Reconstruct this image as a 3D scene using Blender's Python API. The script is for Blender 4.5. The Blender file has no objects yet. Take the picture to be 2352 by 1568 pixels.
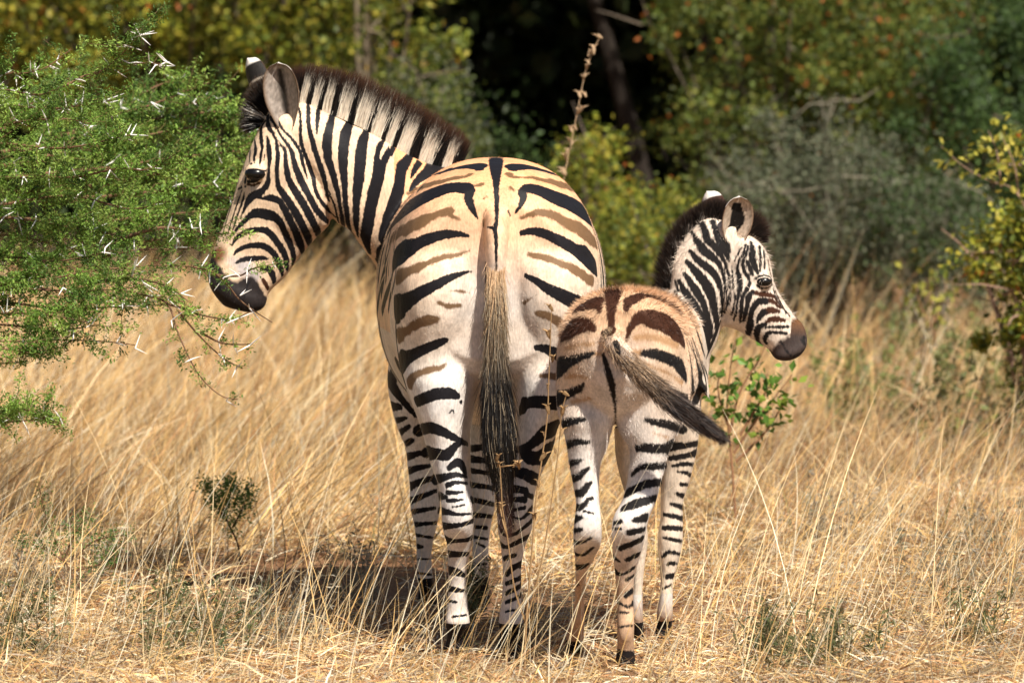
import bpy, math, random
import numpy as np
from mathutils import Vector, bvhtree

random.seed(7)
rng = np.random.default_rng(7)
S = bpy.context.scene
COL = S.collection

# ------------------------------------------------------------------ camera, sky, sun, exposure
CAM_H, FPX, PITCH = 1.79, 11700.0, math.atan(874 / 11700.0)
cam_d = bpy.data.cameras.new("camera"); cam = bpy.data.objects.new("camera", cam_d); COL.objects.link(cam)
cam.location = (0, 0, CAM_H); cam.rotation_euler = (math.pi / 2 - PITCH, 0, 0)
cam_d.sensor_width = 36.0; cam_d.lens = 36.0 * FPX / 2352.0
cam_d.clip_start = 0.1; cam_d.clip_end = 3000
cam_d.dof.use_dof = True; cam_d.dof.focus_distance = 13.3; cam_d.dof.aperture_fstop = 4.6
S.camera = cam
SUN = Vector((0.40, -0.68, 1.0)).normalized()
w = bpy.data.worlds.new("World"); S.world = w; w.use_nodes = True
nt = w.node_tree; nt.nodes.clear()
sky = nt.nodes.new('ShaderNodeTexSky'); sky.sky_type = 'NISHITA'; sky.sun_disc = False
sky.sun_elevation = math.asin(SUN.z); sky.sun_rotation = math.atan2(SUN.x, SUN.y)
bg = nt.nodes.new('ShaderNodeBackground'); bg.inputs['Strength'].default_value = 0.052
wo = nt.nodes.new('ShaderNodeOutputWorld')
nt.links.new(sky.outputs[0], bg.inputs[0]); nt.links.new(bg.outputs[0], wo.inputs[0])
ld = bpy.data.lights.new("sun", 'SUN'); ld.energy = 5.0; ld.angle = math.radians(0.5); ld.color = (1.0, 0.93, 0.82)
lo = bpy.data.objects.new("sun", ld); COL.objects.link(lo)
lo.rotation_euler = SUN.to_track_quat('Z', 'Y').to_euler(); lo.location = SUN * 30
S.view_settings.view_transform = 'Standard'; S.view_settings.look = 'None'
S.view_settings.gamma = 1.0; S.view_settings.exposure = 0.62
S.cycles.max_bounces = 6; S.cycles.transparent_max_bounces = 6
S.cycles.use_adaptive_sampling = True; S.cycles.adaptive_threshold = 0.02
S.cycles.use_denoising = True

CO = np.array([0, 0, CAM_H])
def ray(u, v):
    r = (u - 1176.0) / FPX; t = (784.0 - v) / FPX
    return np.array([r, math.cos(PITCH) + t * math.sin(PITCH), -math.sin(PITCH) + t * math.cos(PITCH)])
def at(u, v, Y):
    d = ray(u, v); return CO + d * (Y / d[1])
FR = {'U': (0, 0, 1.0), 'Z1': (842, 337, .4198), 'Z2': (459.4, 114.8, .3906), 'Z3': (842, 842, .459),
      'Z4': (1225, 421, .3906), 'Z5': (1225, 957, .3858), 'A': (643.1, 191.4, .19531), 'B': (643.1, 421.1, .19531),
      'C': (459.4, 229.7, .19531), 'D': (459.4, 459.4, .19531), 'E': (1500.6, 459.4, .24414), 'F': (1255.6, 643.1, .26367)}
def px(fr, x, y):
    f = FR[fr]; return f[0] + x * f[2], f[1] + y * f[2]

# ------------------------------------------------------------------ helpers
def tag(o, label=None, cat=None, group=None, kind=None):
    if label: o['label'] = label
    if cat: o['category'] = cat
    if group: o['group'] = group
    if kind: o['kind'] = kind
    return o
def link(name, me, mat=None, parent=None):
    o = bpy.data.objects.new(name, me); COL.objects.link(o)
    if mat is not None and me is not None:
        me.materials.clear(); me.materials.append(mat)
    if parent is not None: o.parent = parent
    return o
def mesh_np(name, V, F, col=None, smooth=False):
    """V (n,3), F (m,k) one polygon size"""
    V = np.asarray(V, dtype=np.float32); F = np.asarray(F, dtype=np.int32)
    me = bpy.data.meshes.new(name)
    me.vertices.add(len(V)); me.vertices.foreach_set('co', V.ravel())
    m, k = F.shape
    me.loops.add(m * k); me.loops.foreach_set('vertex_index', F.ravel())
    me.polygons.add(m); me.polygons.foreach_set('loop_start', np.arange(0, m * k, k, dtype=np.int32))
    me.polygons.foreach_set('use_smooth', np.full(m, smooth))
    if col is not None: set_col(me, 'col', col)
    me.update(calc_edges=True)
    return me
def set_col(me, name, col):
    a = me.attributes.new(name, 'FLOAT_COLOR', 'POINT')
    c = np.ones((len(me.vertices), 4), np.float32); c[:, :3] = col
    a.data.foreach_set('color', c.ravel())
def set_f(me, name, val):
    a = me.attributes.new(name, 'FLOAT', 'POINT'); a.data.foreach_set('value', val.astype(np.float32))

def nodes(name):
    m = bpy.data.materials.new(name); m.use_nodes = True
    n = m.node_tree; n.nodes.clear(); return m, n, n.nodes, n.links
def N(ns, t, **kw):
    x = ns.new(t)
    for k, v in kw.items(): setattr(x, k, v)
    return x
def leaf_mat(name, transl=0.35, rough=0.6, spec=0.3, vary=0.25, scale=40.0):
    """per-leaf colour attribute, hue noise, translucency"""
    m, t, ns, L = nodes(name)
    at_ = N(ns, 'ShaderNodeAttribute', attribute_name='col')
    tc = N(ns, 'ShaderNodeTexCoord'); nz = N(ns, 'ShaderNodeTexNoise'); nz.inputs['Scale'].default_value = scale
    L.new(tc.outputs['Object'], nz.inputs['Vector'])
    mr = N(ns, 'ShaderNodeMapRange'); mr.inputs[3].default_value = 1 - vary; mr.inputs[4].default_value = 1 + vary
    L.new(nz.outputs[0], mr.inputs[0])
    mx = N(ns, 'ShaderNodeVectorMath', operation='SCALE')
    L.new(at_.outputs['Color'], mx.inputs[0]); L.new(mr.outputs[0], mx.inputs['Scale'])
    p = N(ns, 'ShaderNodeBsdfPrincipled'); p.inputs['Roughness'].default_value = rough
    p.inputs['Specular IOR Level'].default_value = spec
    tr = N(ns, 'ShaderNodeBsdfTranslucent'); ms = N(ns, 'ShaderNodeMixShader'); ms.inputs[0].default_value = transl
    L.new(mx.outputs[0], p.inputs['Base Color']); L.new(mx.outputs[0], tr.inputs['Color'])
    L.new(p.outputs[0], ms.inputs[1]); L.new(tr.outputs[0], ms.inputs[2])
    o = N(ns, 'ShaderNodeOutputMaterial'); L.new(ms.outputs[0], o.inputs[0])
    return m
def plain_mat(name, colr, rough=0.7, spec=0.3, noise=0.3, scale=20.0, bump=0.0):
    m, t, ns, L = nodes(name)
    tc = N(ns, 'ShaderNodeTexCoord'); nz = N(ns, 'ShaderNodeTexNoise'); nz.inputs['Scale'].default_value = scale
    nz.inputs['Detail'].default_value = 5
    L.new(tc.outputs['Object'], nz.inputs['Vector'])
    r = N(ns, 'ShaderNodeMix', data_type='RGBA')
    r.inputs[6].default_value = (*[c * (1 - noise) for c in colr], 1); r.inputs[7].default_value = (*[min(1, c * (1 + noise)) for c in colr], 1)
    L.new(nz.outputs[0], r.inputs[0])
    p = N(ns, 'ShaderNodeBsdfPrincipled'); p.inputs['Roughness'].default_value = rough; p.inputs['Specular IOR Level'].default_value = spec
    L.new(r.outputs[2], p.inputs['Base Color'])
    if bump:
        b = N(ns, 'ShaderNodeBump'); b.inputs['Strength'].default_value = bump; b.inputs['Distance'].default_value = 0.01
        L.new(nz.outputs[0], b.inputs['Height']); L.new(b.outputs[0], p.inputs['Normal'])
    o = N(ns, 'ShaderNodeOutputMaterial'); L.new(p.outputs[0], o.inputs[0])
    return m

def unit(a): return a / np.maximum(np.linalg.norm(a, axis=-1, keepdims=True), 1e-9)
def ribbons(P0, D, Lg, W, col0, col1, bend=None, segs=3, side=None, taper=1.0):
    """N ribbons. P0 roots, D unit dirs, Lg lengths, W widths, bend vector added quadratically; returns V,F,C"""
    n = len(P0)
    if side is None:
        side = unit(np.cross(D, unit(rng.normal(size=(n, 3)))))
    ts = np.linspace(0, 1, segs + 1)
    V = np.empty((n, segs + 1, 2, 3)); C = np.empty((n, segs + 1, 2, 3))
    for i, t in enumerate(ts):
        c = P0 + D * (Lg * t)[:, None]
        if bend is not None: c = c + bend * (t * t)
        ww = (W * 0.5 * (1 - taper * t ** 1.6 * 0.92))[:, None]
        V[:, i, 0] = c - side * ww; V[:, i, 1] = c + side * ww
        cc = col0 * (1 - t) + col1 * t
        C[:, i, 0] = cc; C[:, i, 1] = cc
    base = (np.arange(n) * (segs + 1) * 2)[:, None]
    F = []
    for i in range(segs):
        F.append(base + np.array([2 * i, 2 * i + 1, 2 * i + 3, 2 * i + 2])[None, :])
    F = np.stack(F, 1).reshape(-1, 4)
    return V.reshape(-1, 3), F, C.reshape(-1, 3)
def cat(parts):
    V, F, C, o = [], [], [], 0
    for v, f, c in parts:
        V.append(v); F.append(f + o); C.append(c); o += len(v)
    return np.concatenate(V), np.concatenate(F), np.concatenate(C)
def leaves(P, size, col, asp=0.55, up=0.3, droop=0.0):
    """rhombus leaves, one quad each, folded slightly"""
    n = len(P)
    nrm = rng.normal(size=(n, 3)); nrm[:, 2] += up; nrm = unit(nrm)
    a = unit(np.cross(nrm, rng.normal(size=(n, 3)))); b = np.cross(nrm, a)
    s = size[:, None]
    V = np.stack([P, P + a * s * .5 + b * s * asp * .5 + nrm * s * .08, P + a * s, P + a * s * .5 - b * s * asp * .5 + nrm * s * .08], 1).reshape(-1, 3)
    F = np.arange(4 * n).reshape(n, 4)
    return V, F, np.repeat(col, 4, axis=0)
def tube(P, R, sides=6, col=(.1, .08, .06)):
    """polyline tube"""
    P = np.asarray(P, float); R = np.asarray(R, float); n = len(P)
    T = unit(np.gradient(P, axis=0)); ref = np.array([0.13, 0.9, 0.4])
    A = unit(np.cross(T, ref)); B = np.cross(T, A)
    an = np.linspace(0, 2 * math.pi, sides, endpoint=False)
    V = P[:, None] + R[:, None, None] * (A[:, None] * np.cos(an)[None, :, None] + B[:, None] * np.sin(an)[None, :, None])
    F = []
    for i in range(n - 1):
        for j in range(sides):
            k = (j + 1) % sides
            F.append([i * sides + j, i * sides + k, (i + 1) * sides + k, (i + 1) * sides + j])
    V = V.reshape(-1, 3)
    return V, np.array(F), np.tile(np.array(col, float), (len(V), 1))
def smooth_poly(P, n):
    P = np.asarray(P, float); k = len(P)
    if k < 3:
        t = np.linspace(0, 1, n)[:, None]; return P[0] * (1 - t) + P[-1] * t
    Q = np.vstack([2 * P[0] - P[1], P, 2 * P[-1] - P[-2]])
    seg = np.maximum(np.linalg.norm(np.diff(P[:, :2], axis=0), axis=1), 1e-9); cum = np.r_[0, np.cumsum(seg)]
    out = []
    for s in np.linspace(0, cum[-1], n):
        i = min(int(np.searchsorted(cum, s, side='right')) - 1, k - 2); i = max(i, 0)
        t = (s - cum[i]) / seg[i]
        p0, p1, p2, p3 = Q[i], Q[i + 1], Q[i + 2], Q[i + 3]
        out.append(.5 * ((2 * p1) + (p2 - p0) * t + (2 * p0 - 5 * p1 + 4 * p2 - p3) * t * t + (3 * p1 - p0 - 3 * p2 + p3) * t ** 3))
    return np.array(out)
def vnoise(P, scale, seed=0):
    """cheap smooth value noise in numpy"""
    Q = np.asarray(P) * scale; I = np.floor(Q).astype(np.int64); Fr = Q - I; Fr = Fr * Fr * (3 - 2 * Fr)
    def h(i):
        x = (i[:, 0] * 73856093) ^ (i[:, 1] * 19349663) ^ (i[:, 2] * 83492791) ^ (seed * 2654435761)
        x = (x ^ (x >> 13)) * 1274126177 & 0x7fffffff
        return ((x ^ (x >> 16)) & 0xffff) / 65535.0
    r = 0
    for dx in (0, 1):
        for dy in (0, 1):
            for dz in (0, 1):
                wgt = (Fr[:, 0] if dx else 1 - Fr[:, 0]) * (Fr[:, 1] if dy else 1 - Fr[:, 1]) * (Fr[:, 2] if dz else 1 - Fr[:, 2])
                r = r + wgt * h(I + np.array([dx, dy, dz]))
    return r
# ------------------------------------------------------------------ zebra builder
def ring_mesh(rings):
    """closed loft through rings (k,n,3)"""
    k, n = rings.shape[:2]
    V = np.vstack([rings.reshape(-1, 3), rings[0].mean(0), rings[-1].mean(0)])
    F = []
    for i in range(k - 1):
        for j in range(n):
            q = (j + 1) % n
            F.append([i * n + j, i * n + q, (i + 1) * n + q]); F.append([i * n + j, (i + 1) * n + q, (i + 1) * n + j])
    for j in range(n):
        q = (j + 1) % n
        F.append([q, j, k * n]); F.append([(k - 1) * n + j, (k - 1) * n + q, k * n + 1])
    return V, np.array(F)
def sup(an, n):
    c, s = np.cos(an), np.sin(an)
    return np.sign(c) * np.abs(c) ** (2 / n), np.sign(s) * np.abs(s) ** (2 / n)
def prof(fr, st, n=2.2, sub=5, ns=28):
    """sections given by their two visible edge points + depth + half thickness: (x1,y1,x2,y2,Y,th)"""
    st = np.array(st, float)
    mid = np.c_[(st[:, 0] + st[:, 2]) / 2, (st[:, 1] + st[:, 3]) / 2, st]
    d = smooth_poly(mid, (len(st) - 1) * sub + 1)[:, 2:]
    an = np.linspace(0, 2 * math.pi, ns, endpoint=False); c, s = sup(an, n)
    R = []
    for x1, y1, x2, y2, Y, th in d:
        p, q = at(*px(fr, x1, y1), Y), at(*px(fr, x2, y2), Y)
        m = (p + q) / 2; a = (q - p) / 2
        R.append(m + a * c[:, None] + np.array([0, th, 0]) * s[:, None])
    return ring_mesh(np.array(R))
def prof_h(fr, st, **k):
    """horizontal sections: (x1,x2,y,Y,th)"""
    return prof(fr, [(a, y, b, y, Y, t) for a, b, y, Y, t in st], **k)
def torso(fr, st, n=2.3, sub=5, ns=56):
    """sections across the body axis: (Y,L,R,T,B)"""
    st = np.array(st, float)
    d = smooth_poly(np.c_[st[:, 0] * 100, st[:, 0] * 0, st], (len(st) - 1) * sub + 1)[:, 2:]
    an = np.linspace(0, 2 * math.pi, ns, endpoint=False); c, s = sup(an, n)
    R = []
    for Y, L, Rr, T, B in d:
        p = at(*px(fr, L, (T + B) / 2), Y); q = at(*px(fr, Rr, (T + B) / 2), Y)
        t = at(*px(fr, (L + Rr) / 2, T), Y); b = at(*px(fr, (L + Rr) / 2, B), Y)
        m = (p + q) / 2
        R.append(m + (q - p) / 2 * c[:, None] + (t - b) / 2 * s[:, None])
    return ring_mesh(np.array(R))
def ball(c, r, n=16):
    an = np.linspace(0, 2 * math.pi, n * 2, endpoint=False); R = []
    for ph in np.linspace(-math.pi / 2 + .1, math.pi / 2 - .1, n):
        R.append(np.c_[np.cos(an) * math.cos(ph) * r[0], np.sin(an) * math.cos(ph) * r[1], np.full(len(an), math.sin(ph) * r[2])] + np.asarray(c))
    return ring_mesh(np.array(R))
def fuse(parts, voxel, iters, name, lev=1):
    V, F, o = [], [], 0
    for v, f in parts: V.append(v); F.append(f + o); o += len(v)
    me = mesh_np(name + '_raw', np.concatenate(V), np.concatenate(F))
    o = bpy.data.objects.new(name + '_raw', me); COL.objects.link(o)
    r = o.modifiers.new('r', 'REMESH'); r.mode = 'VOXEL'; r.voxel_size = voxel; r.use_smooth_shade = True
    s = o.modifiers.new('s', 'SMOOTH'); s.factor = 0.5; s.iterations = iters
    b = o.modifiers.new('b', 'SUBSURF'); b.levels = lev; b.render_levels = lev
    dg = bpy.context.evaluated_depsgraph_get()
    out = bpy.data.meshes.new_from_object(o.evaluated_get(dg))
    bpy.data.objects.remove(o); bpy.data.meshes.remove(me)
    out.name = name
    return out

class Painter:
    grow = .0009
    def __init__(s, me):
        s.me = me; n = len(me.vertices)
        s.V = np.empty(n * 3, np.float32); me.vertices.foreach_get('co', s.V); s.V = s.V.reshape(-1, 3).astype(float)
        s.Nn = np.empty(n * 3, np.float32); me.vertex_normals.foreach_get('vector', s.Nn); s.Nn = s.Nn.reshape(-1, 3)
        s.f = {k: np.full(n, 0.05) for k in 'kbr'}
        s.C = np.tile(np.array([.62, .52, .4]), (n, 1))
        pl = np.empty(len(me.loops), np.int32); me.loops.foreach_get('vertex_index', pl)
        s.bvh = bvhtree.BVHTree.FromPolygons(s.V.tolist(), pl.reshape(-1, 4).tolist())
    def cast(s, u, v, lastY, back=False):
        d = ray(u, v)
        if not back:
            h = s.bvh.ray_cast(Vector(CO), Vector(d))
        else:
            o = at(u, v, 18.0); h = s.bvh.ray_cast(Vector(o), Vector(-d))
        if h[0] is None:
            h = s.bvh.find_nearest(Vector(at(u, v, lastY)))
        return h[0], h[1]
    def stroke(s, fr, kind, pts, both=False):
        pts = np.array(pts, float); sc = FR[fr][2]
        uv = np.c_[FR[fr][0] + pts[:, 0] * sc, FR[fr][1] + pts[:, 1] * sc, pts[:, 2] * sc]
        ln = np.linalg.norm(np.diff(uv[:, :2], axis=0), axis=1).sum()
        q = smooth_poly(uv, max(3, int(ln / 2.2))) if len(uv) > 1 else uv
        for back in ((False, True) if both else (False,)):
            P, Nm, R, Y = [], [], [], s.lastY
            dq = np.gradient(q[:, :2], axis=0) if len(q) > 1 else np.array([[1., 0.]])
            for (u, v, w_), (tu, tv) in zip(q, dq):
                p, n_ = s.cast(u, v, Y, back)
                tl = math.hypot(tu, tv) + 1e-9; sl = (n_.x * tv / tl + n_.z * tu / tl) / max(abs(n_.y), .3)
                wd = max(w_, 1) * .5 * p.y / FPX * ({'E': 1.2, 'A': .96, 'B': .96, 'C': 1.03, 'D': 1.0}.get(fr) or {'F': 1.2, 'Z3': 1.2, 'Z5': 1.25}.get(fr, 1.06) * min(2.0, math.sqrt(1 + sl * sl))) + s.grow
                P.append(p); Nm.append(n_); R.append(wd); Y = p.y
            P = np.array([tuple(p) for p in P]); Nm = np.array([tuple(p) for p in Nm]); R = np.array(R)
            m = R.max() + .014
            ok = np.all((s.V > P.min(0) - m) & (s.V < P.max(0) + m), axis=1)
            I = np.nonzero(ok)[0]
            for k in range(0, len(I), 20000):
                i = I[k:k + 20000]
                D = np.sqrt(((s.V[i][:, None] - P[None]) ** 2).sum(2)) - R[None]
                j = D.argmin(1); d = D[np.arange(len(i)), j]
                d = np.where((s.Nn[i] * Nm[j]).sum(1) > -0.25, d, .05)
                if kind == 'w': s.f['k'][i] = np.maximum(s.f['k'][i], -d)
                else: s.f[kind][i] = np.minimum(s.f[kind][i], d)
    def run(s, text, lastY=13.3):
        s.lastY = lastY; fr, both = 'U', False
        for line in text.strip().splitlines():
            t = line.split()
            if not t: continue
            if t[0] == '@': fr = t[1]; both = len(t) > 2; continue
            s.stroke(fr, t[0], [tuple(float(a) for a in p.split(',')) for p in t[1:]], both)
    def blob(s, fr, x, y, r, colr, k=1.0, Y=13.3):
        p, _ = s.cast(*px(fr, x, y), Y); p = np.array(p); rr = r * FR[fr][2] * p[1] / FPX
        w_ = k * np.clip(1.35 - np.linalg.norm(s.V - p, axis=1) / rr, 0, 1)[:, None]; w_ = w_ * w_ * (3 - 2 * w_)
        s.C = s.C * (1 - w_) + np.array(colr) * w_
    def done(s, kcol, bcol, rcol):
        for k in 'kbr': set_f(s.me, 's' + k, s.f[k])
        set_col(s.me, 'col', s.C)
        c = s.C.copy()
        for k, cc in (('b', bcol), ('r', rcol), ('k', kcol)):
            w_ = np.clip(.5 - s.f[k] / .004, 0, 1)[:, None]; c = c * (1 - w_) + np.array(cc) * w_
        s.comp = c

def hide_mat(name, kcol, bcol, rcol, soft, noise_amp, rough=.55):
    m, t, ns, L = nodes(name)
    tc = N(ns, 'ShaderNodeTexCoord')
    mp = N(ns, 'ShaderNodeMapping'); mp.inputs['Scale'].default_value = (1, 1, .35)
    L.new(tc.outputs['Object'], mp.inputs['Vector'])
    nz = N(ns, 'ShaderNodeTexNoise'); nz.inputs['Scale'].default_value = 200; nz.inputs['Detail'].default_value = 3
    L.new(mp.outputs[0], nz.inputs['Vector'])
    big = N(ns, 'ShaderNodeTexNoise'); big.inputs['Scale'].default_value = 22; big.inputs['Detail'].default_value = 5
    L.new(tc.outputs['Object'], big.inputs['Vector'])
    off = N(ns, 'ShaderNodeMath', operation='MULTIPLY_ADD'); off.inputs[1].default_value = noise_amp; off.inputs[2].default_value = -noise_amp / 2
    L.new(nz.outputs[0], off.inputs[0])
    base = N(ns, 'ShaderNodeAttribute', attribute_name='col')
    mr = N(ns, 'ShaderNodeMapRange'); mr.inputs[1].default_value = .3; mr.inputs[2].default_value = .7; mr.inputs[3].default_value = .82; mr.inputs[4].default_value = 1.1
    L.new(big.outputs[0], mr.inputs[0])
    mr2 = N(ns, 'ShaderNodeMapRange'); mr2.inputs[1].default_value = .3; mr2.inputs[2].default_value = .7; mr2.inputs[3].default_value = .8; mr2.inputs[4].default_value = 1.15
    L.new(nz.outputs[0], mr2.inputs[0])
    mm = N(ns, 'ShaderNodeMath', operation='MULTIPLY'); L.new(mr.outputs[0], mm.inputs[0]); L.new(mr2.outputs[0], mm.inputs[1])
    cur = N(ns, 'ShaderNodeVectorMath', operation='SCALE'); L.new(base.outputs['Color'], cur.inputs[0]); L.new(mm.outputs[0], cur.inputs['Scale'])
    cur = cur.outputs[0]
    for k, cc, op in (('b', bcol, .95), ('r', rcol, 1), ('k', kcol, 1)):
        a = N(ns, 'ShaderNodeAttribute', attribute_name='s' + k)
        ad = N(ns, 'ShaderNodeMath', operation='ADD'); L.new(a.outputs['Fac'], ad.inputs[0]); L.new(off.outputs[0], ad.inputs[1])
        sf = soft * (2.2 if k == 'b' else 1)
        if k == 'b':
            un = N(ns, 'ShaderNodeMath', operation='MULTIPLY_ADD'); un.inputs[1].default_value = .022; L.new(big.outputs[0], un.inputs[0])
            u2 = N(ns, 'ShaderNodeMath', operation='SUBTRACT'); u2.inputs[1].default_value = .011; L.new(ad.outputs[0], u2.inputs[0]); L.new(u2.outputs[0], un.inputs[2]); ad = un
        r = N(ns, 'ShaderNodeMapRange', interpolation_type='SMOOTHSTEP'); r.inputs[1].default_value = -sf; r.inputs[2].default_value = sf
        r.inputs[3].default_value = op; r.inputs[4].default_value = 0
        L.new(ad.outputs[0], r.inputs[0])
        mx = N(ns, 'ShaderNodeMix', data_type='RGBA'); mx.inputs[7].default_value = (*cc, 1)
        L.new(r.outputs[0], mx.inputs[0]); L.new(cur, mx.inputs[6]); cur = mx.outputs[2]
    p = N(ns, 'ShaderNodeBsdfPrincipled'); p.inputs['Roughness'].default_value = rough; p.inputs['Specular IOR Level'].default_value = .12
    L.new(cur, p.inputs['Base Color'])
    b = N(ns, 'ShaderNodeBump'); b.inputs['Strength'].default_value = .35; b.inputs['Distance'].default_value = .002
    L.new(nz.outputs[0], b.inputs['Height'])
    b2 = N(ns, 'ShaderNodeBump'); b2.inputs['Strength'].default_value = .35; b2.inputs['Distance'].default_value = .008
    L.new(big.outputs[0], b2.inputs['Height']); L.new(b.outputs[0], b2.inputs['Normal']); L.new(b2.outputs[0], p.inputs['Normal'])
    o = N(ns, 'ShaderNodeOutputMaterial'); L.new(p.outputs[0], o.inputs[0])
    return m

def ear_mesh(base, tip, width, open_dir, depth, colf, back_col):
    """cupped ear: colf(s,t) colour inside"""
    base, tip = np.asarray(base), np.asarray(tip); ax = tip - base; ln = np.linalg.norm(ax); ax = ax / ln
    op = np.asarray(open_dir, float); op = op - ax * op.dot(ax); op /= np.linalg.norm(op); sd = np.cross(ax, op)
    ns_, nt_ = 26, 21
    V, C = [], []
    for layer in (0, 1):
        for i in range(ns_):
            s_ = i / (ns_ - 1)
            wv = width * (.42 + .58 * math.sin(min(1, s_ / .55) * math.pi / 2)) * (1 - max(0, (s_ - .5) / .5) ** 2.6) ** .5 + .002
            for j in range(nt_):
                t_ = j / (nt_ - 1) * 2 - 1
                cup = depth * (1 - t_ * t_) * (1 - .55 * s_)
                p = base + ax * ln * s_ + sd * wv * t_ * .5 * (1.0) - op * cup + ax * (.0) - op * (.006 * layer)
                V.append(p); C.append(colf(s_, t_) if layer == 0 else back_col(s_, t_))
    F = []
    o = ns_ * nt_
    for i in range(ns_ - 1):
        for j in range(nt_ - 1):
            a = i * nt_ + j
            F.append([a, a + 1, a + nt_ + 1, a + nt_]); F.append([o + a, o + a + nt_, o + a + nt_ + 1, o + a + 1])
    bd = [j for j in range(nt_)] + [i * nt_ + nt_ - 1 for i in range(1, ns_)] + [(ns_ - 1) * nt_ + j for j in range(nt_ - 2, -1, -1)] + [i * nt_ for i in range(ns_ - 2, 0, -1)]
    for a, b in zip(bd, bd[1:] + bd[:1]): F.append([b, a, a + o, b + o])
    return np.array(V), np.array(F), np.array(C)

def join_extra(body, extras):
    """append raw-coloured geometry (ears) to the body mesh so the animal stays one mesh"""
    P = body
    n0 = len(P.V); V = [P.V]; C = [P.C]; Fk = {k: [P.f[k]] for k in 'kbr'}
    pl = np.empty(len(P.me.loops), np.int32); P.me.loops.foreach_get('vertex_index', pl); F = [pl.reshape(-1, 4)]
    for v, f, c in extras:
        F.append(f + n0); V.append(v); C.append(c); n0 += len(v)
        for k in 'kbr': Fk[k].append(np.full(len(v), .05))
    me = mesh_np(P.me.name, np.concatenate(V), np.concatenate(F), smooth=True)
    for k in 'kbr': set_f(me, 's' + k, np.concatenate(Fk[k]))
    set_col(me, 'col', np.concatenate(C))
    return me

def proj(V):
    """where a point of the head stands in the side drawing of the animal (used to place muzzle pigment)"""
    d = V - CO; y = d[:, 1] * math.cos(PITCH) - d[:, 2] * math.sin(PITCH)
    return 1176 + d[:, 0] / y * FPX, 784 - (d[:, 1] * math.sin(PITCH) + d[:, 2] * math.cos(PITCH)) / y * FPX
def infr(fr, V):
    u, v = proj(V); f = FR[fr]; return (u - f[0]) / f[2], (v - f[1]) / f[2]
# ------------------------------------------------------------------ the mare
K = (.012, .011, .013); BR = (.145, .08, .036); RED = (.052, .020, .011)
mat_mare = hide_mat('striped_hide', K, BR, RED, .0016, .0075)
mat_foal = hide_mat('fuzzy_striped_hide', (.014, .012, .012), (.42, .25, .13), RED, .003, .011, .7)
mat_hair = leaf_mat('hair', transl=.08, rough=.5, spec=.3, vary=.2, scale=90)
m_eye, _t, _n, _L = nodes('eye_gloss')
_p = N(_n, 'ShaderNodeBsdfPrincipled'); _p.inputs['Base Color'].default_value = (.006, .005, .005, 1); _p.inputs['Roughness'].default_value = .25; _p.inputs['Specular IOR Level'].default_value = .35
_o = N(_n, 'ShaderNodeOutputMaterial'); _L.new(_p.outputs[0], _o.inputs[0])

mp_ = []
mp_.append(torso('U', [(13.08, 975, 1300, 470, 830), (13.12, 930, 1345, 420, 870), (13.24, 902, 1373, 380, 905), (13.40, 897, 1378, 362, 930),
    (13.60, 884, 1382, 368, 962), (13.80, 868, 1392, 380, 975), (14.00, 864, 1390, 382, 975), (14.18, 868, 1378, 378, 945),
    (14.35, 900, 1340, 410, 895), (14.48, 980, 1260, 500, 820)]))
mp_.append(prof('U', [(960, 490, 1125, 490, 13.28, .12), (908, 600, 1126, 600, 13.25, .2), (903, 700, 1122, 700, 13.25, .21), (911, 800, 1112, 800, 13.28, .2),
    (925, 870, 1105, 870, 13.24, .18), (948, 930, 1092, 930, 13.215, .155), (966, 980, 1082, 980, 13.20, .135), (980, 1030, 1081, 1030, 13.185, .115),
    (991, 1071, 1081, 1071, 13.165, .097), (1007, 1113, 1084, 1118, 13.135, .08), (1013, 1160, 1091, 1160, 13.11, .066), (1016, 1209, 1089, 1209, 13.11, .058),
    (1027, 1255, 1084, 1255, 13.15, .045), (1029, 1301, 1073, 1301, 13.17, .036), (1030, 1347, 1072, 1347, 13.18, .034), (1026, 1400, 1076, 1400, 13.18, .038),
    (1022, 1430, 1080, 1430, 13.17, .045), (1028, 1458, 1076, 1458, 13.2, .036), (1022, 1480, 1082, 1480, 13.22, .05), (1016, 1502, 1088, 1502, 13.23, .06)]))
mp_.append(prof('U', [(1150, 490, 1315, 490, 13.28, .12), (1149, 600, 1369, 600, 13.25, .2), (1155, 700, 1369, 700, 13.25, .21), (1168, 800, 1354, 800, 13.28, .2),
    (1180, 870, 1335, 870, 13.24, .18), (1186, 930, 1310, 930, 13.215, .155), (1187, 980, 1282, 980, 13.20, .135), (1182, 1030, 1270, 1030, 13.185, .115),
    (1172, 1071, 1251, 1071, 13.165, .097), (1155, 1115, 1233, 1115, 13.135, .08), (1143, 1163, 1224, 1163, 13.11, .068), (1143, 1209, 1223, 1209, 13.11, .058),
    (1150, 1255, 1206, 1255, 13.15, .045), (1154, 1301, 1198, 1301, 13.17, .036), (1154, 1347, 1198, 1347, 13.18, .034), (1150, 1393, 1198, 1393, 13.18, .038),
    (1145, 1430, 1202, 1430, 13.17, .045), (1148, 1458, 1200, 1458, 13.2, .036), (1140, 1480, 1205, 1480, 13.22, .05), (1136, 1502, 1212, 1502, 13.23, .06)]))
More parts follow.
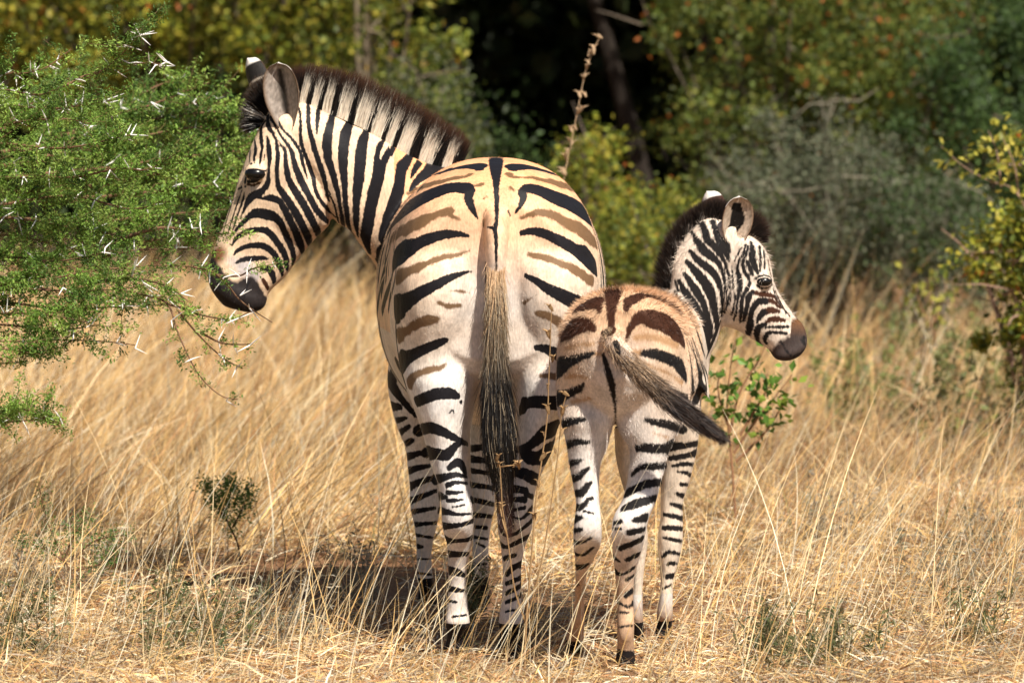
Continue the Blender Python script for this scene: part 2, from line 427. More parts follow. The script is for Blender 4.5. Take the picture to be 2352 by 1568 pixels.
mp_.append(prof('U', [(900, 780, 1010, 780, 14.05, .13), (890, 860, 995, 860, 14.08, .13), (894, 910, 990, 910, 14.08, .115), (906, 960, 985, 960, 14.08, .10), (920, 1000, 986, 1000, 14.08, .085),
    (931, 1026, 988, 1026, 14.09, .078), (936, 1071, 998, 1071, 14.1, .068), (941, 1117, 1009, 1117, 14.1, .06), (942, 1163, 1012, 1163, 14.1, .056), (952, 1209, 1003, 1209, 14.11, .045),
    (956, 1255, 993, 1255, 14.12, .034), (957, 1301, 992, 1301, 14.13, .03), (960, 1335, 996, 1335, 14.14, .036), (962, 1355, 998, 1355, 14.16, .034), (959, 1370, 1002, 1370, 14.18, .045), (956, 1388, 1006, 1388, 14.2, .055)]))
mp_.append(prof('U', [(1060, 800, 1190, 800, 14.1, .13), (1075, 900, 1180, 900, 14.1, .115), (1080, 960, 1165, 960, 14.1, .10), (1078, 1026, 1142, 1026, 14.12, .078),
    (1077, 1071, 1138, 1071, 14.13, .068), (1080, 1117, 1136, 1117, 14.13, .06), (1086, 1163, 1137, 1163, 14.13, .056), (1087, 1209, 1127, 1209, 14.14, .045),
    (1085, 1255, 1123, 1255, 14.15, .034), (1084, 1301, 1122, 1301, 14.16, .03), (1084, 1335, 1123, 1335, 14.17, .036), (1085, 1355, 1122, 1355, 14.18, .034), (1082, 1370, 1126, 1370, 14.2, .045), (1079, 1386, 1130, 1386, 14.22, .055)]))
mp_.append(prof('Z2', [(475, 350, 560, 560, 14.0, .07), (600, 300, 740, 900, 14.0, .08), (700, 342, 805, 1015, 14.0, .085), (800, 388, 862, 1045, 14.0, .09),
    (930, 443, 917, 1110, 14.02, .10), (1050, 508, 977, 1190, 14.05, .115), (1180, 583, 1045, 1290, 14.1, .13), (1330, 655, 1130, 1500, 14.15, .15), (1480, 690, 1300, 1650, 14.2, .17)]))
mp_.append(prof('Z2', [(400, 350, 560, 400, 14.0, .045), (375, 400, 640, 470, 14.0, .068), (310, 540, 705, 790, 14.0, .098), (240, 720, 765, 1000, 14.0, .092), (222, 770, 740, 1050, 14.0, .088), (186, 890, 680, 1110, 14.0, .076),
    (142, 1010, 590, 1215, 14.0, .066), (102, 1110, 500, 1335, 14.0, .058), (70, 1200, 428, 1402, 13.99, .056), (50, 1290, 400, 1440, 13.99, .058), (50, 1370, 390, 1492, 13.98, .056), (85, 1440, 358, 1530, 13.98, .05), (140, 1505, 300, 1545, 13.98, .036)]))
mp_.append(ball(at(*px('Z2', 335, 715), 13.93), (.035, .03, .028)))
mp_.append(ball(at(*px('Z2', 560, 900), 13.95), (.085, .05, .095)))       # cheek
mp_.append(prof('Z1', [(655, 230, 765, 230, 13.3, .05), (650, 330, 775, 330, 13.115, .05), (644, 430, 778, 430, 13.075, .045), (650, 560, 770, 560, 13.055, .04), (655, 700, 762, 700, 13.05, .03),
    (665, 850, 752, 850, 13.05, .024), (680, 1000, 740, 1000, 13.05, .018), (688, 1150, 732, 1150, 13.05, .012)], n=2))
me = fuse(mp_, .0056, 9, 'zebra_body')
P = Painter(me)
V = P.V
# pigment: buff on the back, croup and neck fading to off-white below; white legs
z = V[:, 2]; x = V[:, 0]; Yd = V[:, 1]
buff = np.array([.88, .44, .215]); pale = np.array([.82, .66, .50]); white = np.array([.80, .76, .72])
g = np.clip((z - .93) / .30, 0, 1)[:, None]; g2 = np.clip((z - .66) / .34, 0, 1)[:, None]
C = white * (1 - g2) + pale * g2; C = C * (1 - g) + buff * g
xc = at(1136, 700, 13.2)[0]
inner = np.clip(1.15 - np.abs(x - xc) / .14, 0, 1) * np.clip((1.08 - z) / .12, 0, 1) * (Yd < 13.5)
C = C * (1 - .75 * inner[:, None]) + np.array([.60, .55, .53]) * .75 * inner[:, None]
nk = (V[:, 0] < at(905, 500, 14)[0]) & (z > .8)
C[nk] = np.array([.84, .61, .42])
C *= (1 + .20 * (vnoise(V, 9, 3) - .5) + .16 * (vnoise(V, 30, 4) - .5) + .10 * (vnoise(V * np.array([1, 1, .4]), 90, 6) - .5))[:, None]
dust = np.clip(vnoise(V, 12, 14) * 2.4 - 1.1, 0, 1) * .35 + np.clip((.30 - z) / .25, 0, 1) * .4
C = C * (1 - dust[:, None]) + np.array([.56, .40, .26]) * dust[:, None]
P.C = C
P.run('''
@ Z1
k 708,50,78 708,90,72 708,130,60 709,180,40 710,240,26 712,320,22 712,400,18 705,450,20 708,520,16 708,620,12 708,700,8
k 618,125,30 605,105,55 570,105,48 500,115,32 430,135,20 350,160,12 280,200,8
k 800,125,30 815,110,55 870,108,50 940,122,35 1000,140,24 1060,160,14
b 570,150,10 540,165,16 460,178,24 380,198,28 300,220,26 230,255,18
b 780,150,22 800,165,18 900,170,16 1000,190,30 1080,212,35 1150,242,30 1200,280,20
k 580,240,24 540,225,48 470,222,45 400,240,58 320,275,65 250,315,66 190,360,62 150,410,50 120,460,50
k 562,245,48 558,285,44 575,330,34 592,365,20 608,392,8
k 855,240,30 890,228,40 950,240,50 1020,270,60 1100,305,66 1180,350,72 1235,400,66 1268,450,50
k 852,245,44 855,285,34 840,325,20 815,362,8
b 460,350,36 420,358,38 350,385,40 280,420,44 210,450,40 150,488,35 130,510,30
b 455,368,16 480,385,14 505,398,8
b 850,392,10 900,367,26 960,360,34 1030,380,40 1100,415,46 1180,460,50 1240,510,42 1264,545,26
b 630,205,14 600,215,10
b 655,275,14 640,285,10
b 790,225,10 810,240,8
b 655,340,10 640,380,8 640,430,8
k 660,440,8 690,445,14 705,470,12
k 775,350,7 785,380,6
k 556,488,12 500,478,30 430,480,46 350,500,52 280,530,60 210,570,66 160,610,62 145,640,50
k 850,472,26 900,462,36 960,472,46 1040,505,52 1110,545,56 1180,590,62 1230,632,62 1256,660,50
b 560,570,8 500,590,16 430,605,26 350,630,32 280,660,36 210,690,38 165,715,35
b 890,590,20 960,605,28 1040,630,35 1110,660,40 1180,700,42 1235,735,35
k 575,682,5 530,690,18 460,715,36 380,755,50 300,795,60 230,840,70 160,890,76
k 870,705,20 930,735,35 990,775,50 1060,810,65 1130,845,75 1200,885,85 1250,910,80
b 400,855,16 450,872,24 510,866,12
b 385,942,34 330,950,45 270,975,46 210,1010,46 172,1040,42
b 440,790,8 500,790,12 560,800,6
b 860,855,8 930,810,12
b 930,910,20 990,925,30 1050,960,45 1100,1000,48 1180,1040,50
k 430,1058,28 390,1075,44 320,1105,50 250,1140,56 200,1170,60 178,1205,54
k 930,1098,28 980,1105,44 1030,1130,56 1090,1160,56 1180,1200,60
b 430,1190,10 400,1210,20 330,1225,28 270,1250,34 232,1295,34
b 960,1252,30 1010,1255,38 1080,1270,40
k 500,1365,30 460,1350,54 400,1350,60 330,1370,58 272,1395,55
k 518,1395,22
k 838,1445,24 870,1405,50 930,1395,62 1000,1400,70 1060,1405,75 1140,1430,75
k 455,1455,6 470,1440,8 480,1455,5
k 130,540,12 110,610,18 85,720,26 65,830,34 55,950,30 62,1080,40 85,1200,46 130,1290,46 190,1380,36 270,1470,22
k 165,640,8 148,760,14 130,820,20 118,900,12
k 160,930,10 162,1040,16 172,1130,22 188,1220,22 215,1310,18
@ Z3 both
k 262,318,50 320,305,46 380,325,40 430,350,30 480,375,18 506,388,8
k 470,375,24 440,400,30 400,440,46 350,435,46 292,428,42
k 412,505,22 432,490,30 455,478,34 480,495,26 494,528,12
k 340,565,44 400,550,28 450,540,20 502,550,9
k 403,592,24 450,578,14 502,583,9
k 403,628,20 440,630,15 482,626,7
k 366,645,30 400,652,16
k 403,668,16 440,668,14 482,664,5
k 363,718,32 410,728,22 460,738,12 522,735,9
k 432,702,7 490,690,5
k 368,795,30 430,796,22 490,786,18 532,770,13
k 392,862,24 440,870,18 500,866,18 527,854,13
k 412,935,26 460,938,24 506,935,14
k 408,1018,32 445,1025,34 490,1042,15
k 406,1108,26 450,1115,20 502,1120,8
k 410,1170,12 450,1176,9
k 430,1250,8 500,1240,8
k 970,298,30 910,320,50 860,360,46 820,390,36 780,410,30 752,412,22
k 776,418,30 810,450,55 860,456,56 920,430,52 955,405,40
k 740,525,34 790,535,46 840,560,50 875,570,44
k 742,610,32 800,620,26
k 738,662,18 792,665,28
k 738,716,13 792,704,15
k 798,640,20 832,650,20
k 735,750,8 770,760,10 800,740,12 832,700,12
k 663,800,12 690,838,18 740,836,14 790,802,14 828,768,11
k 660,880,16 700,900,14 750,880,20 805,852,20
k 686,960,20 740,942,18
k 700,1038,18 740,1000,24 776,985,20
k 698,1085,16 740,1068,20 776,1052,16
k 698,1132,15 740,1112,20 776,1092,14
k 698,1178,13 740,1160,14 776,1140,13
k 696,1225,8 750,1215,8
k 96,118,32 70,60,20
k 105,195,36 165,200,26
k 138,272,30 195,256,16
k 160,335,26 212,298,18
k 185,392,30 225,368,24
k 198,452,34 262,432,24
k 205,522,30 260,505,25 322,494,14
k 210,602,28 270,575,28 337,554,19
k 214,672,25 270,650,24 348,620,15
k 216,727,22 270,718,20 344,706,13
k 228,790,22 280,785,18 352,780,12
k 242,840,14 300,850,12 337,855,8
k 247,895,22 275,900,14
k 247,962,8 322,960,6
k 250,1030,10 325,1040,10
k 260,1075,13 335,1075,10
k 520,410,30 600,400,24
k 522,460,30 602,470,24
k 525,520,22 600,530,18 642,540,12
k 522,590,22 600,600,20 642,612,15
k 527,664,18 580,675,22 645,690,16
k 535,740,24 600,746,18 642,750,12
k 537,800,14 600,806,16
k 530,850,14 605,862,10
k 550,880,8 592,900,10
k 560,990,10 602,985,10
k 540,1060,10 592,1070,8
@ A both
k 215,290,26 237,350,26 240,420,26 240,560,34 248,700,42 288,820,46 338,960,50 388,1100,52 418,1250,54 480,1380,52 560,1480,50 645,1565,40
k 330,240,40 333,330,48 333,420,50 345,540,55 380,680,62 420,820,62 462,940,66 502,1060,66 532,1180,60 552,1290,50 572,1380,26
k 558,1230,14 600,1340,22 642,1440,28 665,1540,28 690,1640,30
k 455,290,50 447,350,52 442,430,50 434,520,36 430,596,8
k 625,330,70 600,450,82 572,560,100 550,700,116 558,800,106 567,900,95 602,1000,86 632,1100,78 660,1200,70 683,1300,60 698,1400,50 715,1500,50 730,1600,58 742,1680,50
k 818,425,70 818,470,95 772,600,135 755,700,130 745,800,130 740,900,120 744,1000,107 753,1100,88 758,1200,77 764,1300,67 770,1400,60 785,1500,60 793,1600,60 815,1700,64 850,1800,60
k 1008,550,80 1008,600,96 972,700,135 957,800,145 947,900,145 938,1000,140 930,1100,136 917,1200,125 906,1300,107 898,1400,93 895,1500,80 894,1600,72 897,1700,55 918,1800,24
k 1240,700,110 1222,790,220 1185,900,200 1170,1000,190 1155,1100,182 1130,1200,180 1105,1300,180 1083,1400,165 1062,1500,165 1045,1600,152 1028,1700,146 1010,1800,130 1020,1900,90 1050,2000,50
k 1340,740,70 1300,830,70
w 1280,672,66 1235,750,56 1200,820,38 1180,885,18
k 1530,850,90 1480,930,130 1430,1000,160 1415,1100,160 1400,1200,160 1375,1300,170 1345,1400,170 1310,1500,170 1280,1600,170 1255,1700,150 1225,1800,150 1205,1900,130 1170,2000,100 1150,2100,90
@ B
k 1300,560,90 1270,700,110 1240,850,120 1235,1000,130 1215,1150,150 1190,1300,120
k 1340,700,40 1340,900,60 1325,1050,70 1290,1200,110 1240,1350,140 1200,1500,120
w 1268,700,10 1215,800,26 1195,880,26 1185,980,8
w 1300,750,10 1245,880,12 1205,1000,14 1187,1080,10
w 1314,850,14 1272,960,22 1232,1070,28 1182,1190,30 1145,1350,36 1132,1450,36
w 1318,760,10 1262,900,8 1222,1000,6
@ Z2 both
k 1290,660,36 1265,700,30 1240,750,8
k 1450,672,24 1380,690,56 1310,740,48 1260,790,32 1235,828,12
@ C both
k 900,240,38 960,325,22 1010,388,22 1080,455,30 1130,530,35 1172,600,36 1200,700,42 1225,800,38 1247,870,22 1262,925,6
k 840,200,60 880,290,26 920,370,20 970,450,24 1020,510,32 1075,600,46 1100,700,58 1128,800,72 1170,900,82 1215,1000,80 1270,1100,74 1320,1200,74 1370,1290,74 1440,1370,74 1505,1430,56
k 925,480,10 960,540,20 998,600,38 1008,700,46 1016,800,58 1032,900,65 1075,1000,76 1140,1100,80 1200,1200,85 1260,1300,86 1310,1400,86 1350,1480,84 1390,1560,78 1412,1640,58 1430,1710,36
k 795,190,50 800,300,58 850,380,38 885,450,28 902,520,32 912,600,44 912,700,48 905,800,52 905,900,46 917,1000,58 960,1080,74 1010,1150,80 1070,1240,85 1130,1330,86 1180,1430,86 1230,1530,85 1280,1640,84 1292,1710,60
k 790,430,18 800,500,46 810,600,60 820,700,44 812,780,28 805,900,44 795,980,60 750,1045,66 690,1095,80 620,1130,88 570,1180,76 540,1240,48 510,1310,28 480,1382,12
k 700,1125,80 820,1150,78 880,1165,80 940,1195,70 990,1280,78 1040,1380,84 1090,1480,85 1140,1590,85 1180,1690,84 1212,1790,60
w 735,1132,10 800,1095,34 860,1060,50
@ D both
k 395,410,12 430,345,36 500,270,48 580,190,66 650,155,106 720,160,120 800,175,128 870,195,118 930,250,100 980,340,80 1020,430,76 1060,520,70 1090,600,60 1105,700,60 1090,760,40
k 375,530,16 410,470,38 460,420,50 530,380,60 620,355,62 700,352,66 770,360,78 830,400,82 880,460,76 930,530,74 980,610,70 1010,690,70 1020,770,62 1030,830,30
k 400,645,16 430,605,36 500,562,48 580,540,58 660,532,65 740,540,76 800,572,76 860,622,70 900,685,70 930,750,70 960,830,58 972,885,30
k 425,740,22 480,710,42 560,692,58 640,686,58 720,682,50 795,690,22
k 725,812,46 790,802,58 830,840,70 862,900,70 872,965,50
r 740,935,34 772,985,46 800,1045,36
k 215,960,26 235,1000,36 230,1050,20
k 575,970,24 545,1050,14 525,1140,10 500,1220,8 470,1300,10
r 160,640,60 180,600,30
@ C both
k 455,860,18 443,950,28 410,1080,28 378,1200,24 348,1300,21 318,1400,17 288,1500,14 262,1600,12
k 490,1065,9 468,1130,18 430,1240,20 400,1340,19 368,1440,16 338,1530,13 312,1620,11
k 518,1090,9 508,1165,24 474,1260,24 440,1360,18 410,1450,17 385,1530,13 362,1600,10
k 620,470,8 592,550,24 586,650,32 578,735,18
k 638,430,18 648,520,34 652,600,58 636,680,38 640,745,10
k 760,255,46 722,320,58 714,400,58 724,500,50 730,580,36 712,660,34 704,770,9
k 755,650,14 757,705,12
k 600,480,12 560,560,22 530,640,36 505,720,44 490,800,26
k 522,740,16 512,830,11
k 400,980,8 360,1100,9 300,1290,9 255,1430,8
k 530,965,34 550,890,46 600,850,50 680,842,50 745,838,30 770,830,16
k 560,960,30 640,950,60 710,910,50
r 560,990,26 630,1002,26 700,975,24
''' )
Y14 = 14.0
for a in [('D', 205, 640, 140, (.17, .075, .035), 1.0), ('D', 140, 700, 90, (.05, .025, .02), .9), ('D', 520, 800, 150, (.42, .38, .38), .85), ('D', 640, 900, 110, (.35, .31, .31), .8),
          ('D', 380, 720, 90, (.45, .4, .4), .6), ('C', 640, 1040, 90, (.62, .52, .46), .7), ('C', 620, 800, 60, (.7, .55, .42), .5)]:
    P.blob(*a[:4], a[4], a[5], Y=Y14)
hx, hy = infr('D', V); hd = hx < 1600
line = np.interp(hx, [60, 130, 250, 330, 450, 540, 620, 680, 720, 760, 800], [600, 660, 800, 930, 950, 900, 905, 960, 1040, 1110, 1150])
mz = np.clip((hy - line) / 45 + .5 + .8 * (vnoise(V, 120, 8) - .5), 0, 1) * (hx < 900) * (hy < 1500) * (Yd > 13.8) * (z > .7)
P.C = P.C * (1 - mz[:, None]) + np.array([.026, .021, .021]) * mz[:, None]
keep = (mz > .5) & (P.f['k'] < .004) & ~(((np.abs(hx - 225) < 60) & (np.abs(hy - 1000) < 90)) | ((np.abs(hx - 530) < 90) & (hy > 950)))
# skin seen on the hidden flank and chest follows the flank bars of the breed
side = (Yd > 13.48) & (z > .5) & (x > at(885, 500, 14)[0] - .02) & (P.f['k'] > .02) & (P.Nn[:, 1] > -.12) & (P.f['b'] > .01)
bar = np.abs(((Yd + .05 * np.sin(z * 7)) / .105) % 1 - .5) * .105 - .028
P.f['k'] = np.where(side, np.minimum(P.f['k'], bar), P.f['k'])
hoof = (z < .075) & (((Yd < 13.6)) | (Yd > 13.9))
P.f['k'] = np.where(hoof, -.02, P.f['k'])
# narrow black strip under the tail and between the thighs
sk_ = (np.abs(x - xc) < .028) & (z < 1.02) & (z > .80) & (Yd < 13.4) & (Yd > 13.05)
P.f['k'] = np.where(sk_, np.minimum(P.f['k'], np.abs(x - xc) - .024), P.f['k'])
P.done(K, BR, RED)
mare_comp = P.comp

def ear_in(s_, t_):
    k_ = max(0, 1 - abs(t_) / .30) if .12 < s_ < .92 else 0
    edge = max(0, (abs(t_) - .78) / .22, (s_ - .93) / .07)
    c = np.array([.36, .31, .27]) * (1 - min(1, k_ * 1.3) * .93) * (.75 + .5 * random.random())
    return c * (1 - edge) + np.array([.16, .10, .06]) * edge
def ear_bk(s_, t_):
    return np.array([.75, .7, .64]) if s_ > .86 else (np.array([.02, .017, .015]) if s_ > .55 else np.array([.6, .5, .4]) * (1 - .9 * (math.sin(s_ * 30) > .3)))
ex = []
b_, t_ = at(*px('Z2', 505, 455), 13.92), at(*px('Z2', 452, 78), 13.90)
e1 = ear_mesh(b_, t_, .098, (-.22, -1, .15), .038, ear_in, ear_bk)
b2, t2 = at(*px('Z2', 410, 330), 14.06), at(*px('Z2', 302, 48), 14.10)
e2 = ear_mesh(b2, t2, .07, (.5, .8, .1), .03, ear_in, ear_bk)
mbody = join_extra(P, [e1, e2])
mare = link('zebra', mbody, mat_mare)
tag(mare, 'adult zebra seen from behind with its head turned left towards the thorn bush', 'zebra')
def eye(fr, x_, y_, Yg, r, parent, bv, asp=.62, sink=.5):
    u, v = px(fr, x_, y_); h, n_ = bv.bvh.ray_cast(Vector(CO), Vector(ray(u, v)))[:2]
    c = np.array(h) - np.array(n_) * (r * sink)
    V_, F_ = ball(c, (r, r * .8, r * asp), 14)
    return link('eye', mesh_np('eye', V_, F_, smooth=True), m_eye, parent)
eye('C', 642, 893, 14, .030, mare, P)
mareP = P

# mane: an upright crest of hair, white where the neck is white
def mane(name, fr, crest, outer, whites, n, Y0, dY, parent, wid, tipc, blackc, whitec, rootk=.62, fuzz=.0, mat=None, inn=0.0):
    cr = smooth_poly(np.c_[np.array(crest, float)], 200); ou = smooth_poly(np.c_[np.array(outer, float)], 200)
    t = rng.random(n); i = (t * 199).astype(int)
    jit = rng.normal(0, 1, n)
    root = np.array([at(*px(fr, cr[a, 0], cr[a, 1] + 14), Y0(cr[a, 0])) for a in i])
    tip = np.array([at(*px(fr, ou[a, 0], ou[a, 1]), Y0(cr[a, 0])) for a in i])
    root = root - (tip - root) * (rng.random((n, 1)) * inn); off = rng.uniform(-1, 1, n); root[:, 1] += off * dY; tip[:, 1] += off * dY * 1.3 + rng.normal(0, .008, n)
    d = tip - root; ln = np.linalg.norm(d, axis=1) * rng.uniform(.72, 1.05, n) * (1 - .08 * np.abs(off)); d = unit(unit(d) + rng.normal(0, .05 + fuzz, (n, 3)))
    xs = cr[i, 0] + rng.normal(0, 3, n)
    isw = np.zeros(n, bool)
    for a, b in whites: isw |= (xs > a) & (xs < b)
    isw &= (off < .9)
    shade = rng.uniform(.8, 1.15, n)[:, None]
    segs = 5
    V_, F_, _ = ribbons(root, d, ln, np.full(n, wid), np.zeros((n, 3)), np.zeros((n, 3)), bend=np.array([.012, 0, -.01]) * rng.random((n, 1)), segs=segs)
    ts = np.linspace(0, 1, segs + 1)
    Cc = np.empty((n, segs + 1, 2, 3))
    cut = rng.normal(rootk, .07, n)
    for k, tt in enumerate(ts):
        c = np.where(isw[:, None], np.array(whitec), np.array(blackc))
        f = np.clip((tt - cut) / .12, 0, 1)[:, None]
        c = c * (1 - f) + np.array(blackc) * f
        g_ = np.clip((tt - .78) / .2, 0, 1); c = c * (1 - g_) + np.array(tipc) * g_
        Cc[:, k, 0] = c * shade; Cc[:, k, 1] = c * shade
    return link(name, mesh_np(name, V_, F_, Cc.reshape(-1, 3)), mat or mat_hair, parent)
W8 = [(587, 625), (652, 692), (718, 767), (803, 868), (902, 978), (1000, 1060), (1090, 1132), (1158, 1224), (1280, 1362), (1418, 1472)]
mY = lambda xx: 14.0 + max(0, (xx - 900)) / 600 * .2
mane('mane', 'Z2', [(470, 340), (540, 310), (590, 298), (660, 328), (760, 362), (860, 402), (960, 450), (1050, 508), (1150, 562), (1220, 600), (1330, 650), (1470, 692), (1530, 705)],
     [(500, 90), (575, 75), (665, 65), (760, 80), (860, 100), (960, 135), (1060, 180), (1160, 225), (1260, 285), (1350, 335), (1430, 395), (1520, 445), (1575, 520)],
     W8, 15000, mY, .020, mare, .0021, (.085, .035, .018), (.008, .007, .007), (.82, .74, .62))
mane('forelock', 'Z2', [(350, 440), (375, 410), (395, 370), (410, 330), (430, 300), (470, 290)],
     [(225, 470), (205, 400), (225, 320), (260, 220), (330, 140), (420, 110)], [(386, 392), (366, 369)], 3500, lambda a: 14.0, .028, mare, .0022, (.06, .03, .015), (.008, .007, .007), (.7, .66, .6), rootk=.8, fuzz=.07)

def tail_hair(name, fr, spine, n, parent, Y0, colf, wid=.0022, spread=(.02, .05), lenr=(.12, .28), down=(0, 0, -1), curl=.02, segs=5, lift=0.0, anis=1.0):
    """spine: (x,y,halfwidth px, Y) ; hair roots along spine, following it"""
    sp = smooth_poly(np.array(spine, float)[:, [0, 1, 2, 3]], 160)
    pos = np.array([at(*px(fr, a[0], a[1]), a[3]) for a in sp]); hw = sp[:, 2] * FR[fr][2] * sp[:, 3] / FPX
    arc = np.r_[0, np.cumsum(np.linalg.norm(np.diff(pos, axis=0), axis=1))]; L = arc[-1]
    t0 = rng.random(n) * .86; ln = rng.uniform(*lenr, n); an = rng.uniform(0, 2 * math.pi, n); rr = np.sqrt(rng.random(n))
    Vv = np.empty((n, segs + 1, 2, 3)); Cc = np.empty((n, segs + 1, 2, 3)); wob = rng.normal(0, 1, (n, 3)) * curl
    sd = unit(rng.normal(size=(n, 3)) * np.array([1, .3, .3]))
    T = unit(np.gradient(pos, axis=0)); Af = unit(np.cross(T, np.array([0, 1., 0]))); Bf = np.cross(T, Af)
    for k in range(segs + 1):
        tt = k / segs; a = np.minimum(t0 * L + ln * tt, L * 1.0)
        p = np.stack([np.interp(a, arc, pos[:, j]) for j in range(3)], 1); h = np.interp(a, arc, hw)
        A_ = np.stack([np.interp(a, arc, Af[:, j]) for j in range(3)], 1); B_ = np.stack([np.interp(a, arc, Bf[:, j]) for j in range(3)], 1)
        over = np.maximum(t0 * L + ln * tt - L, 0)[:, None]
        p = p + A_ * (np.cos(an) * rr * h)[:, None] + B_ * (np.sin(an) * rr * h * .8 * anis)[:, None] + wob * tt * tt + T[-1] * over * .5
        ww = wid * .5 * (1 - .7 * tt)
        Vv[:, k, 0] = p - sd * ww; Vv[:, k, 1] = p + sd * ww
        c = colf(a / L, tt, n); Cc[:, k, 0] = c; Cc[:, k, 1] = c
    base = (np.arange(n) * (segs + 1) * 2)[:, None]
    F_ = np.stack([base + np.array([2 * i, 2 * i + 1, 2 * i + 3, 2 * i + 2])[None] for i in range(segs)], 1).reshape(-1, 4)
    return link(name, mesh_np(name, Vv.reshape(-1, 3), F_, Cc.reshape(-1, 3)), mat_hair, parent)
rt = rng.random(20000)
def mare_tail_col(u, t, n):
    r_ = rt[:n]; g_ = np.clip((u - .20) / .16, 0, 1) * .6 + np.clip((u - .40) / .12, 0, 1) * .4
    pal = np.array([[.62, .40, .22], [.46, .34, .2], [.5, .42, .3], [.16, .11, .07]])
    lt = pal[(r_ * 3.99).astype(int)] * (.7 + .5 * (r_ * 37 % 1))[:, None]
    tp = np.clip(1 - u / .22, 0, 1)[:, None] * .8; lt = lt * (1 - tp) + np.array([.66, .40, .21]) * (.8 + .4 * (r_ * 53 % 1))[:, None] * tp
    dk = np.where((r_ < .10)[:, None], np.array([.28, .22, .15]), np.array([.009, .007, .006]))
    brn = np.clip((u - .9) / .1, 0, 1)[:, None]
    c = lt * (1 - g_[:, None]) + dk * g_[:, None]
    return c * (1 - brn) + np.array([.05, .02, .012]) * brn
tail_hair('tail_hair', 'Z1', [(710, 560, 44, 13.06), (708, 640, 46, 13.04), (708, 720, 48, 13.03), (708, 850, 48, 13.02), (708, 1000, 48, 13.02), (708, 1150, 52, 13.015), (710, 1280, 68, 13.01), (715, 1400, 80, 13.01),
    (722, 1550, 90, 13.01), (735, 1700, 76, 13.01), (745, 1800, 52, 13.02), (752, 1900, 28, 13.02), (760, 1980, 10, 13.02)], 16000, mare, 13, mare_tail_col, wid=.0018, lenr=(.05, .26), curl=.010, anis=.8)
# ------------------------------------------------------------------ the foal
fp = []
fp.append(torso('Z4', [(12.70, 330, 740, 740, 1150), (12.735, 235, 830, 680, 1280), (12.80, 165, 890, 640, 1380), (12.95, 150, 922, 622, 1420), (13.10, 230, 950, 628, 1400),
    (13.25, 330, 985, 640, 1370), (13.40, 450, 1022, 640, 1350), (13.52, 560, 1040, 655, 1330), (13.64, 700, 1030, 740, 1240)]))
fp.append(prof_h('Z5', [(270, 465, -640, 12.9, .07), (160, 480, -480, 12.87, .10), (138, 485, -300, 12.86, .115), (138, 487, -120, 12.88, .115), (152, 486, 0, 12.86, .11), (180, 462, 90, 12.85, .095), (200, 440, 180, 12.84, .08),
    (212, 402, 270, 12.83, .067), (226, 394, 350, 12.82, .056), (240, 392, 430, 12.81, .05), (254, 394, 510, 12.79, .046), (245, 404, 600, 12.77, .041), (236, 408, 690, 12.77, .038), (238, 400, 770, 12.8, .036),
    (246, 352, 860, 12.86, .028), (250, 320, 940, 12.9, .024), (246, 306, 1040, 12.94, .023), (242, 304, 1120, 12.98, .025), (222, 306, 1200, 13.0, .03), (198, 302, 1290, 13.03, .03), (190, 300, 1370, 13.07, .036), (182, 306, 1432, 13.1, .042)]))
fp.append(prof_h('Z5', [(520, 840, -640, 12.88, .07), (490, 905, -480, 12.86, .10), (486, 925, -300, 12.85, .115), (486, 930, -120, 12.86, .115), (490, 900, 0, 12.86, .11), (510, 862, 90, 12.85, .095), (570, 818, 180, 12.84, .08),
    (575, 787, 270, 12.83, .067), (563, 770, 350, 12.82, .058), (548, 750, 430, 12.80, .052), (522, 730, 510, 12.78, .05), (478, 692, 590, 12.76, .048), (465, 672, 680, 12.76, .044), (469, 654, 770, 12.78, .038),
    (475, 630, 850, 12.8, .032), (486, 606, 940, 12.82, .027), (494, 597, 1040, 12.83, .025), (499, 598, 1130, 12.83, .025), (497, 602, 1220, 12.82, .028), (499, 600, 1300, 12.82, .03), (497, 602, 1380, 12.84, .032), (488, 608, 1450, 12.85, .04), (484, 612, 1500, 12.86, .045)]))
fp.append(prof_h('Z5', [(820, 1010, -200, 13.42, .10), (805, 1000, -100, 13.42, .09), (798, 996, 0, 13.42, .085), (792, 986, 100, 13.42, .075), (777, 975, 200, 13.42, .06), (764, 952, 300, 13.42, .052), (758, 926, 400, 13.42, .045), (757, 893, 500, 13.42, .038),
    (757, 891, 600, 13.42, .038), (742, 891, 700, 13.42, .042), (742, 881, 800, 13.42, .038), (753, 857, 890, 13.42, .03), (756, 834, 980, 13.42, .024), (748, 831, 1080, 13.42, .024), (732, 831, 1180, 13.43, .03), (735, 826, 1240, 13.45, .028), (722, 832, 1285, 13.46, .038), (718, 838, 1322, 13.47, .042)]))
fp.append(prof_h('Z5', [(480, 640, 60, 13.4, .07), (485, 600, 150, 13.4, .06), (492, 590, 250, 13.4, .045), (528, 620, 400, 13.4, .04), (568, 650, 520, 13.4, .038), (598, 676, 650, 13.4, .04), (604, 681, 750, 13.4, .034), (598, 666, 860, 13.4, .024),
    (590, 652, 1000, 13.4, .022), (580, 652, 1120, 13.4, .026), (572, 656, 1230, 13.42, .036), (568, 660, 1322, 13.45, .04)]))
fp.append(prof('Z4', [(1190, 230, 1200, 470, 13.45, .05), (1030, 190, 1130, 640, 13.45, .062), (925, 255, 1118, 790, 13.45, .068), (855, 350, 1090, 900, 13.45, .07), (815, 460, 1062, 970, 13.45, .075), (800, 570, 1036, 1030, 13.45, .08),
    (790, 680, 1028, 1150, 13.44, .095), (740, 780, 1040, 1280, 13.42, .12)]))
